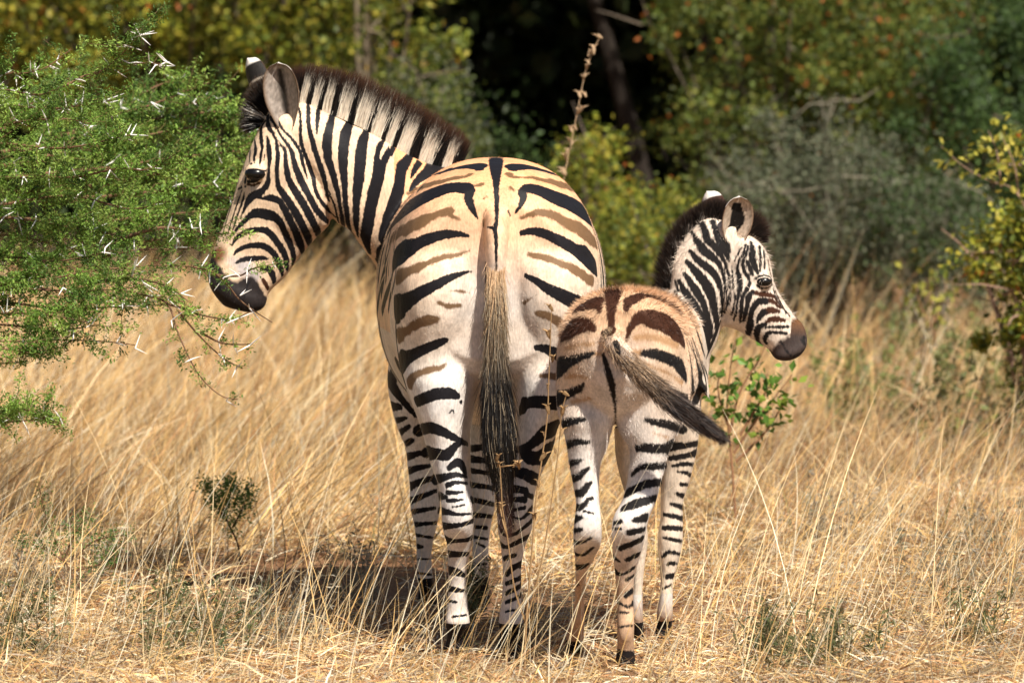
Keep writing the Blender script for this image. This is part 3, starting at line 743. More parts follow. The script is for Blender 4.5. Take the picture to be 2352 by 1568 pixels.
fp.append(prof('Z4', [(1250, 290, 1150, 380, 13.45, .045), (1325, 330, 1150, 500, 13.45, .062), (1372, 395, 1135, 640, 13.45, .07), (1400, 480, 1110, 770, 13.45, .07), (1414, 570, 1115, 832, 13.45, .066), (1450, 650, 1195, 862, 13.45, .057), (1500, 725, 1270, 906, 13.45, .048),
    (1546, 785, 1330, 942, 13.45, .042), (1588, 832, 1384, 977, 13.45, .04), (1609, 890, 1402, 1008, 13.45, .04), (1612, 940, 1418, 1030, 13.44, .038), (1592, 987, 1460, 1043, 13.44, .034), (1562, 1018, 1505, 1042, 13.44, .022)]))
fp.append(ball(at(*px('Z4', 1352, 575), 13.395), (.026, .022, .022)))
fp.append(ball(at(*px('Z4', 1230, 660), 13.41), (.06, .04, .07)))
fp.append(prof('Z4', [(400, 830, 480, 790, 12.78, .03), (395, 910, 500, 850, 12.70, .032), (440, 985, 535, 915, 12.665, .028), (520, 1070, 600, 1000, 12.65, .022), (620, 1160, 680, 1100, 12.64, .018), (720, 1240, 765, 1190, 12.635, .013)], n=2))
me = fuse(fp, .0058, 6, 'foal_body', 2)
P = Painter(me); P.grow = .0011
V = P.V; z = V[:, 2]; x = V[:, 0]; Yd = V[:, 1]
ruddy = np.array([.64, .41, .25]); pale = np.array([.68, .51, .37]); white = np.array([.72, .66, .61]); dusty = np.array([.55, .36, .23])
g = np.clip((z - .76) / .16, 0, 1)[:, None]; g2 = np.clip((z - .55) / .2, 0, 1)[:, None]; C = (white * (1 - g2) + pale * g2) * (1 - g) + ruddy * g
xf = at(1418, 900, 12.85)[0]
inner = np.clip(1.3 - np.abs(x - xf) / .085, 0, 1) * np.clip((.87 - z) / .1, 0, 1) * (z > .3) * (Yd < 13.1)
C = C * (1 - inner[:, None]) + white * inner[:, None]
lo_ = np.clip((.34 - z) / .14, 0, 1)[:, None] * (Yd < 13.25)[:, None]; C = C * (1 - lo_) + dusty * lo_
lo2 = np.clip((.12 - z) / .08, 0, 1)[:, None]; C = C * (1 - lo2) + dusty * .8 * lo2
hn = (Yd > 13.3) & (z > .62); C[hn] = np.array([.70, .59, .49])
fl = (Yd > 13.3) & (z <= .62) & (z > .12); C[fl] = np.array([.74, .62, .50])
C *= (1 + .3 * (vnoise(V * np.array([1, 1, .5]), 45, 3) - .5) + .2 * (vnoise(V, 14, 4) - .5))[:, None]
P.C = C
P.run('''
@ F
r 585,80,110 572,170,86 562,250,66 562,330,54 562,400,44 555,460,44
k 600,540,34 625,625,44
r 465,275,26 448,220,66 400,190,80 340,212,78 270,240,46
r 412,430,36 360,390,86 290,390,108 220,412,88 160,462,56 130,502,36
r 690,250,40 720,190,54 780,150,46 850,130,50 930,150,56 1010,180,56 1080,220,56 1145,275,46
r 690,530,16 705,480,26 720,440,40 755,380,58 810,330,88 880,322,108 960,342,120 1040,372,110 1110,422,90 1160,475,70 1195,545,40
b 755,630,24 820,632,30
k 840,638,42 920,640,68 1000,660,80 1080,692,80 1150,732,70 1192,800,48 1212,862,24
k 950,920,18 1020,940,28 1090,970,38 1160,1000,44 1220,1040,48
b 475,640,18 390,645,30
k 400,640,30 370,652,38 300,672,48 220,702,70 150,732,80 85,775,70
k 322,905,16 290,940,46 230,972,58 160,1000,68 95,1035,68
k 330,1212,20 260,1222,46 190,1236,58 135,1262,56
k 350,1412,24 280,1410,38 220,1422,48 165,1440,56
k 868,1218,24 940,1236,48 1020,1250,58 1100,1272,60 1180,1300,66
k 788,1482,24 850,1452,48 930,1462,58 1010,1462,58 1090,1442,58 1160,1440,50
k 495,640,16 520,740,40 560,880,50 582,1000,30 596,1100,14 600,1250,8
k 1215,500,10 1240,620,13 1262,760,18 1272,880,22 1282,980,26
k 1255,520,10 1300,680,16 1332,800,36 1342,900,56 1322,1000,58 1285,1070,30
k 1300,620,9 1350,740,12 1382,850,18 1392,950,20 1384,1060,18
k 1340,690,9 1390,800,12 1412,900,12 1418,1000,10 1405,1110,12
k 1195,440,8 1250,560,8 1290,640,8
b 160,592,20 300,562,16 400,556,10
b 780,500,16 900,492,34 1050,532,34 1140,572,24
b 160,850,30 260,832,24 350,858,12
b 850,720,16 950,770,24 1060,810,20 1180,890,20
b 230,1060,20 370,1030,14
b 930,1330,16 1060,1370,18
@ Z5 both
k 188,170,34 260,150,30 325,152,18
k 218,278,32 260,265,24 292,255,8
k 222,372,36 270,355,30 300,326,24 328,308,16
k 238,457,36 290,450,34 320,410,28 342,395,16
k 255,540,30 290,535,24 330,490,18 352,484,12
k 243,610,32 282,600,18
k 300,560,9 355,572,9
k 238,680,26 282,670,18
k 234,745,20 290,745,14 342,720,10
k 238,815,14 300,820,12 352,780,12
k 256,895,26 290,890,24 320,878,14
k 248,1000,20 268,998,8
k 243,1112,20
k 616,186,28 700,190,38 780,190,38 855,180,26
k 588,342,12 640,300,24 720,295,34 785,290,28
k 552,456,24 620,420,34 690,396,38 760,390,34
k 540,542,22 600,520,38 670,500,38 728,485,28
k 478,632,14 520,622,20
k 605,615,26 672,600,40
k 472,665,12 522,665,8
k 568,690,30 620,680,28 660,670,20
k 518,782,28 580,758,28 648,725,22
k 473,830,16 512,860,9
k 560,850,20 622,820,22
k 468,885,20 500,930,16 545,932,12 595,900,14
k 558,970,16 595,945,10
k 550,1062,24 585,1038,24
k 500,1100,9 560,1130,14 594,1110,14
k 505,1162,7 565,1165,9
k 510,1250,7 592,1240,9
k 508,1390,10 592,1400,9
k 858,180,28 910,170,28 978,158,24
k 815,246,24 890,235,26 972,214,26
k 830,291,11 900,280,20 962,286,18
k 860,326,9 900,330,15 942,350,18
k 880,400,15 918,405,18
k 855,456,15 892,470,28
k 818,516,11 860,530,20 892,540,22
k 776,580,15 830,590,20 888,605,22
k 770,660,20 830,660,24 888,665,20
k 776,720,12 830,730,16 888,740,18
k 768,832,11 800,806,17 850,810,16 883,822,11
k 793,880,9 830,870,18 862,880,9
k 798,950,26 832,945,26
k 770,1022,7 822,1000,9
@ E both
k 165,900,12 190,960,18 235,1030,22 285,1110,26 330,1200,26 365,1290,24 400,1380,22 440,1480,18
k 195,860,26 225,915,44 265,985,60 325,1075,66 375,1155,58 415,1250,52 455,1370,42 485,1470,16
k 238,755,26 290,850,52 345,930,66 400,1020,78 445,1110,84 485,1200,96 512,1300,84 520,1390,44
k 290,690,28 350,780,54 405,860,66 455,940,58 490,1030,50 515,1120,52 538,1200,50 545,1290,36
k 315,580,34 380,650,54 440,720,70 500,800,80 540,880,80 562,960,70 580,1060,64 600,1150,58 592,1235,36
k 345,480,26 400,540,48 460,600,60 530,650,60 590,720,58 622,800,46 642,880,30 650,980,26 640,1090,16
k 380,345,26 430,410,56 480,480,68 560,540,58 620,600,40 652,690,30 672,780,24 688,880,18 690,950,10
k 455,220,46 488,300,56 510,370,60 570,430,60 620,490,58 660,560,34 690,640,24 710,720,18 716,820,12
k 560,200,44 590,300,46 612,380,48 650,440,58 690,520,44 712,572,16
k 645,360,24 690,420,46 712,490,26
k 700,900,8 670,1000,9 650,1080,8
k 630,1140,20 602,1220,44 566,1310,50 522,1420,36 496,1490,14
k 640,1000,10 622,1080,14 612,1150,14
k 600,290,10 640,360,20 690,420,26
k 360,300,20 420,380,40
k 205,760,20 235,850,24
k 680,560,12 672,640,15 676,760,17 668,880,17 655,1000,14
k 722,860,12 700,960,17 668,1060,15
k 776,900,14 758,1000,17 735,1080,17
k 738,620,9 745,720,12 752,820,12 765,900,9
k 722,760,7 728,900,7 720,980,6
k 830,450,8 795,510,12 765,570,9
k 868,425,16 852,500,22 812,560,18 792,640,28 806,720,42 816,800,38 806,880,28 790,960,24 780,1050,18 755,1130,12
k 890,440,22 862,530,22 842,590,28 852,660,28 890,720,26 902,780,28 880,840,34 842,910,30 830,1000,34 826,1080,28 818,1150,16
k 940,865,24 902,900,48 885,980,38 866,1060,38 850,1135,24
r 930,860,24 1000,882,36 1080,892,40 1130,905,26 1165,950,22 1200,1010,18
k 1060,950,50 1000,955,54 970,975,56 932,1030,48 915,1100,44 910,1180,58 890,1260,44
r 1060,945,44 1130,955,34 1185,1005,26
r 1180,1045,26 1100,1038,50 1040,1058,50
k 1040,1058,50 990,1112,40 978,1150,18
k 1060,1170,18 1000,1190,48 972,1250,48 985,1330,38 1020,1362,24
r 1230,1132,26 1160,1120,42 1090,1130,36 1062,1160,16
k 1270,1190,18 1190,1195,20 1130,1195,20 1062,1196,16
k 1250,1252,18 1150,1245,22 1080,1250,28 1050,1300,36 1062,1350,18
k 922,400,26 932,480,46 936,560,58 955,620,48 982,680,26
k 1000,440,26 1010,540,24 1005,620,24 1000,665,18
k 1038,480,18 1046,560,18 1046,640,18
r 1080,560,14 1090,640,14 1110,715,14
k 880,580,24 908,640,36 930,700,26
r 1150,860,14 1180,930,12 1230,1020,12 1282,1090,10
r 1128,755,12 1170,840,12 1220,930,11 1280,1020,11 1322,1080,9
k 1130,835,10 1150,900,12 1200,980,10 1250,1060,10
r 1010,400,20 1060,470,24 1100,560,20 1120,660,18
k 965,740,16 1000,715,14 1060,708,16 1105,735,14 1115,790,18 1080,825,16 1020,830,16 980,800,16
k 1420,1290,22 1408,1320,34 1420,1350,24
k 1430,1400,10 1380,1440,12 1320,1470,10
k 1200,1330,8 1240,1400,8 1290,1460,10
''', lastY=13.0)  # k stroke down the foal's cleft: dark skin plus tail shadow painted black
hx, hy = infr('E', V)
line = np.interp(hx, [1050, 1120, 1180, 1240, 1290, 1300, 1350, 1450], [1420, 1400, 1330, 1300, 1260, 1120, 1090, 1080])
mz = np.clip((hy - line) / 50 + .5 + .8 * (vnoise(V, 150, 8) - .5), 0, 1) * (hx > 1090) * (hx < 1600) * (hy < 1620) * (Yd > 13.2) * (z > .55)
brw = np.clip((1290 - hy) / 150, 0, 1)[:, None]
P.C = P.C * (1 - mz[:, None]) + (np.array([.055, .040, .036]) * (1 - brw) + np.array([.15, .07, .03]) * brw) * mz[:, None]
hoof = (z < .045)
P.f['k'] = np.where(hoof, -.02, P.f['k'])
side = (Yd > 13.15) & (z > .45) & (P.f['k'] > .012) & (P.Nn[:, 1] > -.1) & (P.f['r'] > .01) & (hx < 500) & (hy > 700)
P.f['k'] = np.where(side, np.minimum(P.f['k'], np.abs((Yd / .07) % 1 - .5) * .07 - .017), P.f['k'])
P.done(K, (.42, .25, .13), RED)
foal_comp = P.comp
def fear_in(s_, t_):
    k_ = 1 if (abs(t_ + .12 * math.sin(s_ * 9)) < .46 - .3 * abs(s_ - .5)) and .06 < s_ < .88 else 0
    edge = max(0, (abs(t_) - .85) / .15, (s_ - .95) / .05)
    c = (np.array([.45, .36, .28]) * (.75 + .5 * random.random())) if not k_ else np.array([.012, .01, .009])
    return c * (1 - edge) + np.array([.16, .09, .05]) * edge
def fear_bk(s_, t_):
    return np.array([.75, .7, .64]) if s_ > .78 else (np.array([.05, .02, .015]) if s_ > .45 else np.array([.6, .5, .4]))
e1 = ear_mesh(at(*px('Z4', 1180, 375), 13.40), at(*px('Z4', 1222, 82), 13.38), .082, (.25, -1, .1), .034, fear_in, fear_bk)
e2 = ear_mesh(at(*px('Z4', 1100, 260), 13.49), at(*px('Z4', 1040, 52), 13.53), .068, (.3, .9, .3), .03, fear_in, fear_bk)
foal = link('zebra_foal', join_extra(P, [e1, e2]), mat_foal)
tag(foal, 'fuzzy brown striped zebra foal standing beside the adult and facing right', 'zebra foal')
eye('E', 1040, 768, 13.4, .022, foal, P, asp=.66, sink=.66)
fY = lambda xx: 13.45
mane('mane', 'Z4', [(745, 690), (790, 600), (800, 520), (815, 450), (850, 350), (920, 255), (975, 205), (1030, 180), (1090, 180), (1150, 230)],
     [(695, 610), (722, 520), (728, 450), (738, 390), (775, 295), (850, 190), (930, 125), (1000, 80), (1080, 70), (1160, 100)],
     [(800, 812), (838, 865), (900, 930), (975, 1000)], 15000, fY, .020, foal, .0019, (.05, .028, .018), (.016, .012, .011), (.42, .37, .33), rootk=.42, fuzz=.15, inn=.42)
mane('forelock', 'Z4', [(1230, 290), (1270, 290), (1300, 300), (1330, 330)], [(1300, 130), (1345, 170), (1375, 230), (1365, 330)], [], 2600, fY, .022, foal, .0019, (.06, .03, .018), (.02, .014, .012), (.4, .4, .4), rootk=.4, fuzz=.16)
def foal_tail_col(u, t, n):
    r_ = rt[:n]; g_ = np.clip((u - .38) / .3, 0, 1)
    pal = np.array([[.48, .31, .18], [.34, .23, .14], [.24, .17, .11], [.09, .06, .04]])
    lt = pal[(r_ * 3.99).astype(int)] * (.7 + .5 * (r_ * 37 % 1))[:, None]
    dk = np.where((r_ < .25)[:, None], np.array([.09, .055, .04]), np.array([.018, .012, .011]))
    return lt * (1 - g_[:, None]) + dk * g_[:, None]
tail_hair('tail_hair', 'Z4', [(430, 860, 36, 12.70), (470, 940, 42, 12.66), (545, 1030, 46, 12.645), (640, 1130, 50, 12.63), (740, 1220, 54, 12.625), (840, 1300, 56, 12.62), (940, 1375, 46, 12.62), (1030, 1440, 34, 12.62), (1088, 1480, 8, 12.62)],
    14000, foal, 12.6, foal_tail_col, wid=.0017, lenr=(.03, .13), curl=.009, anis=.8)

def fur(name, P, comp, n, ln, parent, mask, wid=.0012, flow=(0, -.25, -.75), lift=.45, jit=.25, dark=1.0):
    pl = np.empty(len(P.me.loops), np.int32); P.me.loops.foreach_get('vertex_index', pl); F_ = pl.reshape(-1, 4)
    a, b, c = P.V[F_[:, 0]], P.V[F_[:, 1]], P.V[F_[:, 3]]
    ar = np.linalg.norm(np.cross(b - a, c - a), axis=1); m = mask(P.V[F_].mean(1), P.Nn[F_[:, 0]]); ar = ar * m
    i = rng.choice(len(F_), n, p=ar / ar.sum()); s_, t_ = rng.random((2, n, 1))
    p = a[i] * (1 - s_ - t_) + b[i] * s_ + c[i] * t_; nn = P.Nn[F_[i, 0]].astype(float)
    fl = np.array(flow) - nn * (nn @ np.array(flow))[:, None]
    d = unit(unit(fl) * (1 - lift) + nn * lift + rng.normal(0, jit, (n, 3)))
    col = comp[F_[i, 0]] * rng.uniform(.65, 1.25, n)[:, None] * dark
    V_, Ff, Cc = ribbons(p - nn * .0015, d, rng.uniform(.6, 1.2, n) * ln, np.full(n, wid), col, col * 1.12, segs=2)
    return link(name, mesh_np(name, V_, Ff, Cc), mat_hair, parent)
fur('coat_fuzz', P, foal_comp, 60000, .010, foal, lambda p, n_: ((p[:, 1] < 13.3) & (p[:, 2] > .5)) * 1.0, wid=.0010, lift=.22, jit=.15)
fur('back_fuzz', P, foal_comp, 9000, .019, foal, lambda p, n_: ((p[:, 2] > .84) & (n_[:, 2] > .2) & (p[:, 1] < 13.45)) * 1.0, lift=.55, wid=.0012)
fur('neck_fuzz', P, foal_comp, 22000, .0055, foal, lambda p, n_: ((p[:, 1] > 13.3) & (p[:, 2] > .5) & (p[:, 0] < at(1660, 600, 13.4)[0])) * 1.0, wid=.0009, lift=.22, jit=.15)
fur('short_coat', mareP, mare_comp, 90000, .0055, mare, lambda p, n_: ((n_[:, 1] < .3) & (p[:, 2] > .3)) * 1.0, wid=.0011, lift=.22)
# ------------------------------------------------------------------ ground
m_soil, t, ns, L = nodes('dry_soil')
tc = N(ns, 'ShaderNodeTexCoord'); nz = N(ns, 'ShaderNodeTexNoise'); nz.inputs['Scale'].default_value = 3; nz.inputs['Detail'].default_value = 8
n2 = N(ns, 'ShaderNodeTexNoise'); n2.inputs['Scale'].default_value = 60; n2.inputs['Detail'].default_value = 4
L.new(tc.outputs['Object'], nz.inputs['Vector']); L.new(tc.outputs['Object'], n2.inputs['Vector'])
r = N(ns, 'ShaderNodeMix', data_type='RGBA'); r.inputs[6].default_value = (.17, .085, .045, 1); r.inputs[7].default_value = (.34, .20, .11, 1)
L.new(nz.outputs[0], r.inputs[0])
r2 = N(ns, 'ShaderNodeMix', data_type='RGBA', blend_type='MULTIPLY'); r2.inputs[0].default_value = .7
L.new(r.outputs[2], r2.inputs[6]); L.new(n2.outputs[0], r2.inputs[7])
bp = N(ns, 'ShaderNodeBump'); bp.inputs['Distance'].default_value = .02; L.new(n2.outputs[0], bp.inputs['Height'])
p = N(ns, 'ShaderNodeBsdfPrincipled'); p.inputs['Roughness'].default_value = .95; p.inputs['Specular IOR Level'].default_value = .1
sc_ = N(ns, 'ShaderNodeVectorMath', operation='SCALE'); sc_.inputs['Scale'].default_value = 1.6; L.new(r2.outputs[2], sc_.inputs[0])
sx = N(ns, 'ShaderNodeSeparateXYZ'); L.new(tc.outputs['Object'], sx.inputs[0])
ab = N(ns, 'ShaderNodeMath', operation='ABSOLUTE'); L.new(sx.outputs[0], ab.inputs[0])
m1 = N(ns, 'ShaderNodeMapRange'); m1.inputs[1].default_value = 3.2; m1.inputs[2].default_value = 5.0; L.new(ab.outputs[0], m1.inputs[0])
m2 = N(ns, 'ShaderNodeMapRange'); m2.inputs[1].default_value = 34; m2.inputs[2].default_value = 44; L.new(sx.outputs[1], m2.inputs[0])
mxm = N(ns, 'ShaderNodeMath', operation='MAXIMUM'); L.new(m1.outputs[0], mxm.inputs[0]); L.new(m2.outputs[0], mxm.inputs[1])
far = N(ns, 'ShaderNodeMix', data_type='RGBA'); far.inputs[6].default_value = (.34, .24, .11, 1); far.inputs[7].default_value = (.50, .36, .17, 1); L.new(n2.outputs[0], far.inputs[0])
fm = N(ns, 'ShaderNodeMix', data_type='RGBA'); L.new(mxm.outputs[0], fm.inputs[0]); L.new(sc_.outputs[0], fm.inputs[6]); L.new(far.outputs[2], fm.inputs[7])
L.new(fm.outputs[2], p.inputs['Base Color']); L.new(bp.outputs[0], p.inputs['Normal'])
o = N(ns, 'ShaderNodeOutputMaterial'); L.new(p.outputs[0], o.inputs[0])
gx = np.r_[-400, -60, np.linspace(-6, 6, 90), 60, 400]; gy = np.r_[-200, 5, np.linspace(11, 32, 150), 80, 600]
X, Yg = np.meshgrid(gx, gy); G = np.c_[X.ravel(), Yg.ravel(), np.zeros(X.size)]
near = (np.abs(G[:, 0]) < 6) & (G[:, 1] > 11) & (G[:, 1] < 32)
G[near, 2] = -.005 - .02 * vnoise(G[near], 4, 2) - .012 * vnoise(G[near], 15, 5)
nx = len(gx); I = (np.arange(len(gy) - 1)[:, None] * nx + np.arange(nx - 1)[None]).ravel()
tag(link('ground', mesh_np('ground', G, np.stack([I, I + 1, I + nx + 1, I + nx], 1), smooth=True), m_soil), kind='structure',
    label='reddish dry soil under the grass', cat='ground')

# ------------------------------------------------------------------ dry grass
mat_straw = leaf_mat('straw', transl=.18, rough=.7, spec=.2, vary=.12, scale=6)
mat_leaf = leaf_mat('green_leaf', transl=.35, rough=.5, spec=.3, vary=.15, scale=12)
mat_wood = leaf_mat('bark', transl=0.0, rough=.85, spec=.1, vary=.35, scale=30)
GOLD = np.array([.88, .58, .24]); STRAW = np.array([.92, .72, .42]); PALE = np.array([.95, .86, .64]); RUST = np.array([.66, .36, .17]); GREY = np.array([.46, .38, .29]); OLV = np.array([.22, .24, .08])
def pick(pal, wts, n, var=.18):
    c = np.array(pal)[rng.choice(len(pal), n, p=np.array(wts) / sum(wts))]
    return c * rng.uniform(1 - var, 1 + var, (n, 1))
def field(n, y0, y1, margin=1.25, bias=1.0, clump=0, cs=.05):
    m = n if not clump else max(1, n // clump)
    y = y0 + (y1 - y0) * rng.random(m) ** bias
    c = np.c_[rng.uniform(-1, 1, m) * (y * .1005 + margin), y, np.zeros(m)]
    if not clump: return c, np.ones(n), np.arange(n), c
    i = rng.integers(m, size=n); s_ = rng.uniform(.4, 1.5, m) * cs
    return c[i] + np.c_[rng.normal(size=(n, 2)) * s_[i][:, None], np.zeros(n)], rng.uniform(.45, 1.1, m)[i], i, c
def bare(p):
    """trodden patch left of the mare's feet"""
    return np.exp(-(((p[:, 0] + .55) / .5) ** 2 + ((p[:, 1] - 14.5) / 1.05) ** 2) ** 2)
def feet(p):
    """short cropped grass in front of and around the hooves"""
    return np.exp(-(((p[:, 0] - .1) / .62) ** 4 + ((p[:, 1] - 13.2) / 1.0) ** 4))
def animals(p):
    return (np.abs(p[:, 0] + .05) < .30) & (p[:, 1] > 13.1) & (p[:, 1] < 14.4) | (np.abs(p[:, 0] - .35) < .2) & (p[:, 1] > 12.8) & (p[:, 1] < 13.6)
def grass(name, label, n, y0, y1, h, wd, pal, wts, lean=(.2, 0), sd=.3, bend=.3, zlo=0, keep=None, base=.55, mat=None, segs=3, bias=1.0, patch=0, clump=0, cs=.05, cut=.6, cspread=.35):
    p, hc, ci, cc0 = field(n, y0, y1, bias=bias, clump=clump, cs=cs)
    k = rng.random(len(p)) < (1 - .97 * bare(p)) * np.where(animals(p), .3 if h[1] > .2 else .8, 1)
    if patch: k &= rng.random(len(p)) < np.clip(vnoise(p, patch, 11) * 2.2 - .35, .08, 1)
    if keep is not None: k &= keep(p)
    out = p - cc0[ci]; out = (unit(out) if clump else out)[k]
    ctone = (rng.uniform(1 - cspread, 1 + cspread * .8, len(cc0))[ci] if clump else np.ones(len(p)))[k]
    p, hc = p[k], hc[k]; n = len(p)
    hh = rng.uniform(*h, n) * (.6 + .8 * vnoise(p, 1.7, 21)) * hc * (1 - cut * feet(p))
    d = np.c_[rng.normal(lean[0], sd, n), rng.normal(lean[1], sd, n), np.ones(n)] + (out * .3 if clump else 0)
    if zlo: p[:, 2] += rng.random(n) * zlo * (1 - .9 * feet(p))
    d = unit(d); c = pick(pal, wts, n, .25)
    tone = ((.72 + .56 * vnoise(p, 2.3, 31)) * ctone)[:, None]
    b = unit(d * np.array([1, 1, 0]) + rng.normal(0, .3, (n, 3)) * np.array([1, 1, 0])) * (hh * bend * rng.random(n))[:, None] + np.c_[np.zeros((n, 2)), -hh * bend * .6 * rng.random(n)]
    dist = np.clip(p[:, 1] / 14, 1, 3)
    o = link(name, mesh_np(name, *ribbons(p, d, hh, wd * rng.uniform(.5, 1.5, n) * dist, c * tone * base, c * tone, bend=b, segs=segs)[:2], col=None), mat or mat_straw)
    cc = np.stack([c * tone * (base * (1 - t_) + t_) for t_ in np.linspace(0, 1, segs + 1)], 1)[:, :, None].repeat(2, 2).reshape(-1, 3)  # blade roots coloured darker to stand in for shade between the clumps
    set_col(o.data, 'col', cc)
    return tag(o, label, 'grass', kind='stuff')
right = lambda p: p[:, 0] > -.1
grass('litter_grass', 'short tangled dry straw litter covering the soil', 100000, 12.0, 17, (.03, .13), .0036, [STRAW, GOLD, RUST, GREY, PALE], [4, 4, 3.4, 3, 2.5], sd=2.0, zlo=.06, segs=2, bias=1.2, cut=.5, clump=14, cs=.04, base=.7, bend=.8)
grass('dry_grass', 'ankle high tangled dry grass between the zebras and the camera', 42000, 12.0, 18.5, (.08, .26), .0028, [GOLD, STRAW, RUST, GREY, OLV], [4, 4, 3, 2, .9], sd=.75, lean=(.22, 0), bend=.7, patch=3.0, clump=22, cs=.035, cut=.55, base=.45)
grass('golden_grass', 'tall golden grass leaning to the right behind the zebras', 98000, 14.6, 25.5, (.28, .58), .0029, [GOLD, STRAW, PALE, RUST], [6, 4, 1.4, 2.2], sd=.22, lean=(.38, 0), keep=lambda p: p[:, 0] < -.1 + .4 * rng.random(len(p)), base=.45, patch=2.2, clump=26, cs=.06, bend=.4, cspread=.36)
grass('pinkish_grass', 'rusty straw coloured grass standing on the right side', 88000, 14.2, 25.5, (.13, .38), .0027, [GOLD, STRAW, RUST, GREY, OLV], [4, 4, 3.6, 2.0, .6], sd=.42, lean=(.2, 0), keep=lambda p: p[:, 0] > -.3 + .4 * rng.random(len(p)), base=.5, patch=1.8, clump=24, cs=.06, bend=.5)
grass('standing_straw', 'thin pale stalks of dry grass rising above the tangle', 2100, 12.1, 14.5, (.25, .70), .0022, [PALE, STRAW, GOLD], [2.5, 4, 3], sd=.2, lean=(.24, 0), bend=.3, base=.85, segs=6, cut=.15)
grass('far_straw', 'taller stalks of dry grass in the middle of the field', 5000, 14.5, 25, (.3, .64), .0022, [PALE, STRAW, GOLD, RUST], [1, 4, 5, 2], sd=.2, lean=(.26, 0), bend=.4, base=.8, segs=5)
# grass seed heads on the nearest stalks
def forbs(name, label, spots, pal, n_each=60, h=(.05, .2), leaf=(.012, .03), asp=.25):
    parts = []
    for (u, v, rad) in spots:
        Y = CAM_H * FPX / (v + 90); c = at(u, v, Y)
        for _ in range(int(n_each)):
            a = rng.uniform(0, 2 * math.pi); rr = rad * math.sqrt(rng.random()); b = np.array([c[0] + math.cos(a) * rr, c[1] + math.sin(a) * rr * 1.6, 0])
            hh = rng.uniform(*h); d = unit(np.array([rng.normal(0, .3), rng.normal(0, .3), 1.0])); tip = b + d * hh
            col = np.array(pal[rng.integers(len(pal))]) * rng.uniform(.7, 1.2)
            parts.append(tube([b, tip], [.0012, .0007], 3, col * .8))
            k = int(hh / .008); P0 = b + d * (hh * rng.random((k, 1)))
            parts.append(leaves(P0, rng.uniform(*leaf, k), np.tile(col, (k, 1)) * rng.uniform(.8, 1.2, (k, 1)), asp=asp, up=.2))
    o = link(name, mesh_np(name, *cat(parts)[:2]), mat_leaf); set_col(o.data, 'col', cat(parts)[2])
    return tag(o, label, 'ground cover', kind='stuff')
forbs('green_forbs', 'low dull green weeds growing through the foreground straw',
      [(1830, 1560, .12), (1950, 1545, .12), (1760, 1530, .06), (430, 1540, .16), (520, 1480, .1), (380, 1440, .08), (60, 1470, .1), (20, 1540, .12), (1075, 1440, .025), (2230, 1500, .08)],
      [(.16, .18, .07), (.2, .2, .09), (.12, .15, .06), (.28, .22, .12)], n_each=46)
forbs('grey_weeds', 'wiry grey weeds standing in the dry grass',
      [(100, 1400, .15), (2180, 1380, .18), (2260, 1290, .15), (1900, 1260, .15), (640, 1500, .12), (830, 1400, .08)],
      [(.34, .30, .22), (.42, .38, .3), (.22, .22, .14)], n_each=26, h=(.08, .24))
forbs('green_tufts', 'blurred patches of green weeds in the far grass',
      [(2150, 900, .25), (2250, 980, .25), (1560, 700, .25), (1980, 1000, .2), (2300, 1050, .3), (2200, 640, .4), (1450, 640, .4), (1900, 640, .4), (880, 620, .3), (700, 560, .4)],
      [(.16, .22, .06), (.2, .22, .08), (.26, .28, .08)], n_each=40, h=(.15, .42), leaf=(.02, .04), asp=.4)

# ------------------------------------------------------------------ seed stalks
def star_pod(c, s, col):
    d = unit(np.array([rng.normal(0, .5), rng.normal(0, .5), 1.0])); parts = [tube([c - d * s * .5, c, c + d * s * .55], [s * .10, s * .27, s * .3], 5, np.array(col) * .75)]
    for k in range(4):
        a = k * 1.57 + rng.random(); o = np.array([math.cos(a), math.sin(a), 0])
        parts.append(tube([c + d * s * .5, c + d * s * .75 + o * s * .35, c + d * s * .9 + o * s * .75], [s * .14, s * .08, s * .01], 3, col))
    return parts
def stalk(name, label, paths, Y, pods, col, r=.0022, spacing=26, size=.012, cat_='plant', group=None):
    root = bpy.data.objects.new(name, None); COL.objects.link(root); tag(root, label, cat_, group)
    st, pd = [], []
    for i, pth in enumerate(paths):
        q = smooth_poly(np.array(pth, float), 30); P3 = np.array([at(a[0], a[1], Y) for a in q])
        P3[:, 1] += .02 * np.sin(np.linspace(0, 3, 30) + i)
        st.append(tube(P3, np.linspace(r * (1 if i == 0 else .75), r * .4, 30), 5, col))
        ln = np.linalg.norm(np.diff(q[:, :2], axis=0), axis=1).sum(); y_on = pods[i]
        for s_ in np.arange(ln * y_on, ln, spacing):
            k = min(29, int(s_ / ln * 29)); pd += star_pod(P3[k] + rng.normal(0, .006, 3), size * rng.uniform(.7, 1.25), np.array(col) * rng.uniform(.8, 1.2))
        pd += star_pod(P3[-1], size, col)
    root.location = Vector(at(paths[0][0][0], paths[0][0][1], Y))
    for nm, pr in (('stem', st), ('seed_pod', pd)):
        v_, f_, c_ = cat(pr); o = link(nm, mesh_np(nm, v_ - np.array(root.location), f_, c_, smooth=False), mat_straw, root)
        if nm == 'seed_pod': o['kind'] = 'stuff'
    return root
Z3 = lambda *l: [px('Z3', a, b) for a, b in l]
